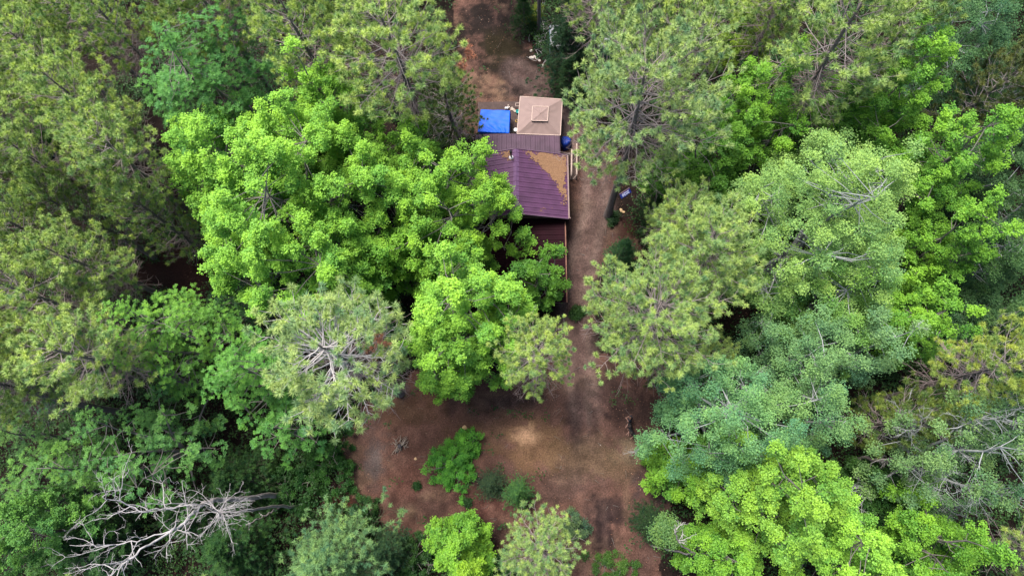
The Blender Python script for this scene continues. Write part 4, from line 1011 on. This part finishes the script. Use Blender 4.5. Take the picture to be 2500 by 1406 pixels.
broad('aspen_tree', 2440, 610, 105, 13, (0.06, 0.14, 0.055), 'dark aspen on the right edge at mid height', 409, group=ga, cb=0.35, **ak)
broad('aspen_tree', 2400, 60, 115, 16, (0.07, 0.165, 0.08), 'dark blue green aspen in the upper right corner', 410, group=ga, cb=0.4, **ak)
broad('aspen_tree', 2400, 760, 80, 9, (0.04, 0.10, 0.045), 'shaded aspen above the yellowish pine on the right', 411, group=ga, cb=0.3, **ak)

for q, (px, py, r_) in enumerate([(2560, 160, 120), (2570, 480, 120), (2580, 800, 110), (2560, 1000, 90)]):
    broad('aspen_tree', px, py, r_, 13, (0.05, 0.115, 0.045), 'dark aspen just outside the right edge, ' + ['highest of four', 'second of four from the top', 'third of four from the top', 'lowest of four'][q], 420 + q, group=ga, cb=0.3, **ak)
gs = 'spruces and young white pines'
sp_ = [(800, 1385, 165, 11, 0, (0.175, 0.32, 0.15), 'broad bluish spruce with layered sprays at the bottom edge'),
 (940, 1350, 60, 7, 1, (0.055, 0.12, 0.065), 'dusky spruce to the right of the broad bluish one'),
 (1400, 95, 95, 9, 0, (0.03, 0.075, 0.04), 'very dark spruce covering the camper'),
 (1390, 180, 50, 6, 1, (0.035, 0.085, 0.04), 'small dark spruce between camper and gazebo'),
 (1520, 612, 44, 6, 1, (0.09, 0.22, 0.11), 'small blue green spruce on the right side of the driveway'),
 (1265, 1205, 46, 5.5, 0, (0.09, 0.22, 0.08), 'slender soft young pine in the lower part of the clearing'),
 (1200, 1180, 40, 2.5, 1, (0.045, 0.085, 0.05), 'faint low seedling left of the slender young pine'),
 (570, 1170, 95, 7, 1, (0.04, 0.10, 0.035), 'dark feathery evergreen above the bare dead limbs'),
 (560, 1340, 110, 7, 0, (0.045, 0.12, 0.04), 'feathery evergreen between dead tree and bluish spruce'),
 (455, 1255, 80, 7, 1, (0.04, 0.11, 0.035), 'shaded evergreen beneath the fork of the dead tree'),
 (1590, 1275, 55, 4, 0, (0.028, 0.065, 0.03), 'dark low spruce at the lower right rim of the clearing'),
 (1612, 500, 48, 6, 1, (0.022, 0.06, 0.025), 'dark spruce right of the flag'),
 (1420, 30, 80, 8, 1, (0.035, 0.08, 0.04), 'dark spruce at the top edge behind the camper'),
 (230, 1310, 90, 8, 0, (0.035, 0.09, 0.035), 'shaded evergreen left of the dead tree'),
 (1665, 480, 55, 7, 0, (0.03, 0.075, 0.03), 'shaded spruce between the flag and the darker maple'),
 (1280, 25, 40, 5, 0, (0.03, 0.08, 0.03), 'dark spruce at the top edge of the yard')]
for k, (px, py, rp_, h, v, colr, lab) in enumerate(sp_):
    plant('spruce_tree', SP[v], px, py, rp_, h, k * 1.9, lab, 'spruce', colr, gs, zref=0.6)

# bushes
bk = dict(bark=BARK_GREY, lobes=.22, ls=0.085, nleaf=12, nsub=20, clump=0.6, cw=0.28, cb=0.12, spread=0.08, young=.3)
gb = 'bushes of the clearing'
broad('bush', 1102, 1135, 66, 2.4, (0.11, 0.34, 0.055), 'lone dense green bush standing in the clearing', 501, group=gb, zref=.4, dens=2.6, **bk)
broad('bush', 1140, 1085, 38, 1.6, (0.09, 0.28, 0.045), 'upper arm of greenery joined to the lone bush', 502, group=gb, zref=.4, dens=2.6, **bk)
broad('bush', 1018, 1185, 8, .4, (0.02, 0.07, 0.02), 'tiny dark shrub left below the lone bush', 503, group=gb, zref=.4, dens=7, **{**bk, 'clump': .3, 'ls': .06, 'cw': .12})
broad('bush', 1141, 1228, 9, .5, (0.02, 0.06, 0.02), 'tiny dark shrub above the young bottom maple', 504, group=gb, zref=.4, dens=7, **{**bk, 'clump': .3, 'ls': .06, 'cw': .12})
broad('bush', 1405, 1285, 30, 3.2, (0.085, 0.15, 0.085), 'grey green bush beside the low young pine', 505, group=gb, zref=.6, dens=4, **bk)
broad('bush', 1585, 1115, 22, 1.0, (0.09, 0.22, 0.03), 'small green weed patch beside the people', 506, group=gb, zref=.4, dens=5, **bk)
broad('bush', 800, 1130, 80, 2.2, (0.03, 0.10, 0.022), 'dark bushes left of the clearing under the oak spur', 507, group=gb, zref=.4, dens=2.0, **bk)
broad('bush', 870, 1270, 60, 1.8, (0.03, 0.085, 0.022), 'dim bush at the lower left rim of the clearing', 508, group=gb, zref=.4, dens=2.0, **bk)
broad('bush', 1300, 36, 24, 2.0, (0.14, 0.19, 0.015), 'yellow green bush beside the trunk at the top of the yard', 509, group=gb, zref=.5, dens=4, **bk)
broad('bush', 1408, 764, 14, .8, (0.03, 0.08, 0.02), 'dark little bush on the edge of the driveway', 510, group=gb, zref=.4, dens=4, **bk)
broad('bush', 1497, 532, 15, 0.6, (0.03, 0.07, 0.03), 'tuft of dark green at the foot of the leaning pine trunk', 511, group=gb, zref=.4, dens=4, **bk)
broad('bush', 700, 1190, 80, 2.2, (0.025, 0.085, 0.02), 'dark bush above the end of the dead tree trunk', 512, group=gb, zref=.4, dens=2, **bk)
broad('bush', 1010, 1370, 70, 3.0, (0.025, 0.075, 0.02), 'dark bush between the bluish spruce and the young maple', 513, group=gb, zref=.4, dens=2, **bk)
broad('bush', 1230, 1390, 50, 3.0, (0.03, 0.09, 0.025), 'dark bush right of the young bottom maple', 514, group=gb, zref=.4, dens=2, **bk)
broad('bush', 1500, 1400, 60, 1.6, (0.05, 0.12, 0.025), 'low weeds bush on the bottom edge of the clearing', 515, group=gb, zref=.4, dens=1.6, **bk)

# trees beyond the lower and right edges of the photograph
for q, (px, py) in enumerate([(150, 1560), (520, 1570), (900, 1600), (1900, 1620), (2250, 1600), (2620, 1350)]):
    plant('pine_tree', PA[q % 3], px, py, 120, 17, q * 1.3, 'pine outside the frame below the photo, ' + ['first of six from the left', 'second of six from the left', 'third of six from the left', 'third of six from the right', 'second of six from the right', 'first of six from the right'][q], 'pine tree', GPd, 'pines of the forest')
# dead trees
def dead_tree(name, label, lines, seed, tw=0.6, forks=()):
    rng = np.random.default_rng(seed); base = at(*lines[0][0][:2], lines[0][0][2])
    o = empty(name, base); tag(o, label, 'dead tree', 'dead trees')
    for i, (ln) in enumerate(lines):
        P = np.array([at(*q[:3]) - base for q in ln]); r = np.array([q[3] for q in ln])
        s = np.linspace(0, len(P) - 1, 5 * len(P)); Pi = np.column_stack([np.interp(s, range(len(P)), P[:, k]) for k in range(3)]); ri = np.interp(s, range(len(P)), r)
        Pi[1:-1] += rng.normal(0, 0.05, (len(Pi) - 2, 3))
        V, F = loft(Pi, ri * (0.66 if i else 0.85), 8); link('trunk' if i == 0 else 'limb', mesh_np('trunk' if i == 0 else 'limb', V, F, BARK_DEAD if i else TRUNKD, smooth=True), o)
        tb = Tubes(); st0, nb, Lb = forks[i]
        for k in range(nb):
            j = rng.integers(int(len(Pi) * st0), len(Pi)); fw = nrm(Pi[j] - Pi[j - 1])
            bare_branch(tb, rng, Pi[j], nrm(fw * (0.8 if tw < 1 else 0.25) + rng.normal(0, tw, 3)), rng.uniform(0.5, 1) * Lb, min(0.03, ri[j] * .45 + .008), 3, 4)
        if nb: link('bare_twigs', tb.build('bare_twigs', BARK_DEAD, 4), o)
    return o
TRUNKD = plain('dead_trunk_wood', (0.24, 0.205, 0.20), 0.9, 0.35, 5, bump=.6)
dead_tree('dead_tree', 'large forked dead tree with bleached limbs reaching to the bottom left', [
    [(697, 1207, 0, .24), (600, 1214, 8, .20), (520, 1222, 12, .17), (490, 1235, 13.2, .15)],
    [(500, 1230, 12.8, .10), (434, 1233, 14.5, .085), (354, 1250, 16, .06), (300, 1228, 17, .04), (250, 1212, 18, .025)],
    [(490, 1235, 13.2, .14), (465, 1258, 14, .13), (420, 1297, 15.5, .10), (347, 1340, 17, .08), (300, 1378, 18, .06), (262, 1412, 18.6, .03)],
    [(425, 1292, 15.3, .06), (340, 1318, 16.2, .05), (260, 1335, 17, .035), (170, 1330, 17.6, .015)]],
    7, forks=[(.8, 2, 1.6), (.15, 14, 2.6), (.2, 15, 2.6), (.15, 9, 2.3)])
dead_tree('dead_tree', 'bare topped dead pine with a whorl of curled white twigs beside the forked one', [
    [(735, 1232, 0, .14), (640, 1240, 7, .11), (545, 1248, 13.2, .05), (532, 1250, 14.2, .02)]], 8, tw=1.2, forks=[(.84, 26, 2.2)])
dead_tree('dead_tree', 'thin leaning birch log with white lichen patches near the dead tree base', [
    [(697, 1229, 0.2, .07), (660, 1252, 2, .07), (628, 1266, 3.5, .05), (600, 1283, 5, .03)]], 9, forks=[(.5, 2, 0.6)])
dead_tree('dead_tree', 'white curved birch stem with few leaves at the lower right rim', [
    [(1590, 1330, 0, .09), (1650, 1345, 4, .08), (1700, 1352, 6, .07), (1668, 1335, 8.5, .06), (1652, 1312, 10, .05), (1648, 1290, 11, .03)]], 10, forks=[(.6, 5, 0.9)])
broad('birch_sapling', 1636, 1300, 26, 10, (0.11, 0.22, 0.08), 'little tuft of birch leaves beside the white curved stem', 601, cat='birch', zref=.9, cb=.75, **{**ak, 'clump': .7, 'dens': 4})
dead_tree('dead_tree', 'broken pale log stub poking out at the lower right edge', [
    [(2395, 1312, 3.0, .10), (2425, 1330, 4.5, .11), (2452, 1350, 6, .10)]], 13, forks=[(.5, 2, 1.0)])
dead_tree('dead_tree', 'pale lichen covered log leaning in the dark gap right of the grey green aspen', [
    [(2075, 1118, 2, .12), (2130, 1122, 5, .14), (2175, 1122, 7, .16), (2215, 1138, 9, .13)]], 14, forks=[(.1, 8, 1.5)])

# ------------------------------------------------------------------ people
SKIN = plain('skin', (0.24, 0.135, 0.105), 0.6, 0.05, 20); SHIRT = plain('black_shirt', (0.012, 0.012, 0.014), 0.85, 0.2, 10); SHIRT2 = plain('dark_navy_shirt', (0.014, 0.016, 0.024), 0.85, 0.2, 10)
HAIR = plain('dark_hair', (0.018, 0.012, 0.010), 0.6, 0.2, 30); JEANS = plain('dark_trousers', (0.03, 0.032, 0.045), 0.9, 0.2, 12); SHOE = plain('shoes', (0.05, 0.045, 0.04), 0.8, 0.1); HAIRB = plain('brown_hair', (0.09, 0.045, 0.03), 0.6, 0.2, 30)
def skin_obj(name, nodes, edges, mat, parent, sub=2, root=0):
    me = bpy.data.meshes.new(name); me.from_pydata([n_[:3] for n_ in nodes], edges, []); me.update()
    o = link(name, me, parent); m = o.modifiers.new('skin', 'SKIN'); m.use_smooth_shade = True
    sv = me.skin_vertices[0].data
    for i, n_ in enumerate(nodes):
        r = n_[3]; sv[i].radius = r if isinstance(r, tuple) else (r, r); sv[i].use_root = (i == root)
    s = o.modifiers.new('smooth', 'SUBSURF'); s.levels = sub; s.render_levels = sub
    me.materials.append(mat)
    return o
def person(px, py, face, label, arms, hairm=HAIR, shirt=SHIRT, h=1.72, lean=0.06, prop=None, head_dn=0.05):
    """faces local +X; arms = ((elbow, wrist) left, (elbow, wrist) right) in local metres"""
    b = at(px, py, 1.4); o = empty('person', (b[0], b[1], 0), face); tag(o, label, 'person', 'people standing in the clearing')
    k = h / 1.72; hx = lean
    nodes = [(0, 0, .95, (.12, .15)), (hx * .4, 0, 1.15, (.10, .135)), (hx, 0, 1.36, (.105, .165)), (hx * 1.2, 0, 1.47, (.06, .08)), (hx * 1.4 + .01, 0, 1.53, .055),
             (hx * 1.5 + .02, 0, 1.60, (.085, .075)), (hx * 1.6 + .03, 0, 1.68, (.095, .078)), (hx * 1.6 + .02, 0, 1.75, (.06, .055))]
    edges = [(i, i + 1) for i in range(7)]
    def add(n_, frm): nodes.append(n_); edges.append((frm, len(nodes) - 1)); return len(nodes) - 1
    sleeves = []
    for s, (el, wr) in zip((1, -1), arms):
        sh = add((hx, s * .19, 1.40, .055), 2); e = add((*el, .043), sh); w_ = add((*wr, .028), e)
        sleeves.append(((hx, s * .17, 1.40), (hx, s * .20, 1.40), tuple(np.array([hx, s * .2, 1.40]) * .45 + np.array(el) * .55)))
        dv = nrm(np.array(wr) - np.array(el)); sd = nrm(np.cross(dv, [0, 0, 1.0])) * -s
        pm = np.array(wr) + dv * .06; p_ = add((*pm, (.036, .018)), w_)
        for f in range(4):
            off = sd * (-.027 + .018 * f); L = (.068, .08, .076, .06)[f]
            q = pm + dv * .03 + off; a_ = add((*q, .0095), p_); q2 = q + dv * L * .55 + np.array([0, 0, -.012]); c_ = add((*q2, .0085), a_)
            q3 = q2 + dv * L * .35 + np.array([0, 0, -.028]); add((*q3, .007), c_)
        q = pm - dv * .03 - sd * .035; a_ = add((*q, .011), p_); add((*(q + dv * .04 - sd * .02), .009), a_)
    for s in (1, -1):
        hp = add((0, s * .09, .88, .085), 0); kn = add((.02, s * .10, .50, .058), hp); an = add((-.01, s * .11, .10, .038), kn); add((.14, s * .13, .035, .035), an)
    nodes = [(n_[0] * k, n_[1] * k, n_[2] * k, n_[3]) for n_ in nodes]
    skin_obj('body', nodes, edges, SKIN, o)
    # face
    fx, fz = (hx * 1.6 + .115) * k, 1.665 * k
    MB().lathe([(.004, 0), (.011, .012), (.004, .03)], (fx - .002, 0, fz - .02), 8).build('nose', SKIN, o, smooth=True)
    for s in (1, -1):
        MB().lathe([(.003, 0), (.010, .008), (.003, .016)], (fx - .014, s * .032, fz + .008), 8).build('eye', BLACK, o, smooth=True)
        MB().lathe([(.006, -.03), (.016, 0), (.006, .03)], (fx - .09, s * .078, fz), 8).build('ear', SKIN, o, smooth=True)
    MB().box(fx - .016, fx - .006, -.02, .02, fz - .05, fz - .042).build('mouth', plain('lips', (.3, .12, .1), .5, .05), o)
    # clothes
    sn = [(0, 0, .86, (.165, .20)), (hx * .4, 0, 1.12, (.15, .185)), (hx, 0, 1.34, (.15, .20)), (hx * 1.15, 0, 1.46, (.10, .13))]; se = [(0, 1), (1, 2), (2, 3)]
    for a, b2, c2 in sleeves:
        i = len(sn); sn += [(*b2, .085), (*c2, .07)]; se += [(2, i), (i, i + 1)]
    skin_obj('shirt', [(n_[0] * k, n_[1] * k, n_[2] * k, n_[3]) for n_ in sn], se, shirt, o)
    tn = [(0, 0, .92, (.15, .18))]; te = []
    for s in (1, -1):
        i = len(tn); tn += [(0, s * .092, .86, .097), (.02, s * .10, .50, .07), (-.01, s * .11, .09, .055)]; te += [(0, i), (i, i + 1), (i + 1, i + 2)]
    skin_obj('trousers', [(n_[0] * k, n_[1] * k, n_[2] * k, n_[3]) for n_ in tn], te, JEANS, o)
    for s in (1, -1): skin_obj('shoe', [(-.04, s * .11 * k, .05, .05), (.10, s * .125 * k, .04, .045), (.17, s * .135 * k, .035, .035)], [(0, 1), (1, 2)], SHOE, o, 1)
    skin_obj('hair', [((hx * 1.6 - .03) * k, 0, 1.62 * k, (.10, .098)), ((hx * 1.6 - .012) * k, 0, 1.70 * k, (.125, .11)), ((hx * 1.6 + .02) * k, 0, 1.78 * k, (.09, .085))], [(0, 1), (1, 2)], hairm, o)
    if prop: MB().box(*prop).build('held_phone', BLACK, o, bevel=.004)
    return o
person(1541, 1022, R_(160), 'person in a dark shirt farthest from the weeds, arms folded forward to the left', (((.08, .25, 1.14), (.30, .10, 1.16)), ((.10, -.25, 1.14), (.30, -.04, 1.18))), HAIRB, SHIRT2, lean=.08)
person(1540, 1040, R_(195), 'middle person in black stretching one pale bare arm down to the left', (((.18, .30, 1.20), (.36, .44, 1.12)), ((.10, -.24, 1.14), (.28, -.10, 1.16))), HAIR, SHIRT)
person(1545, 1054, R_(215), 'person in black nearest the dry weed patch, forearm reaching down left', (((.12, .26, 1.14), (.30, .30, 1.08)), ((.12, -.24, 1.14), (.32, -.06, 1.12))), HAIR, SHIRT, lean=.12)
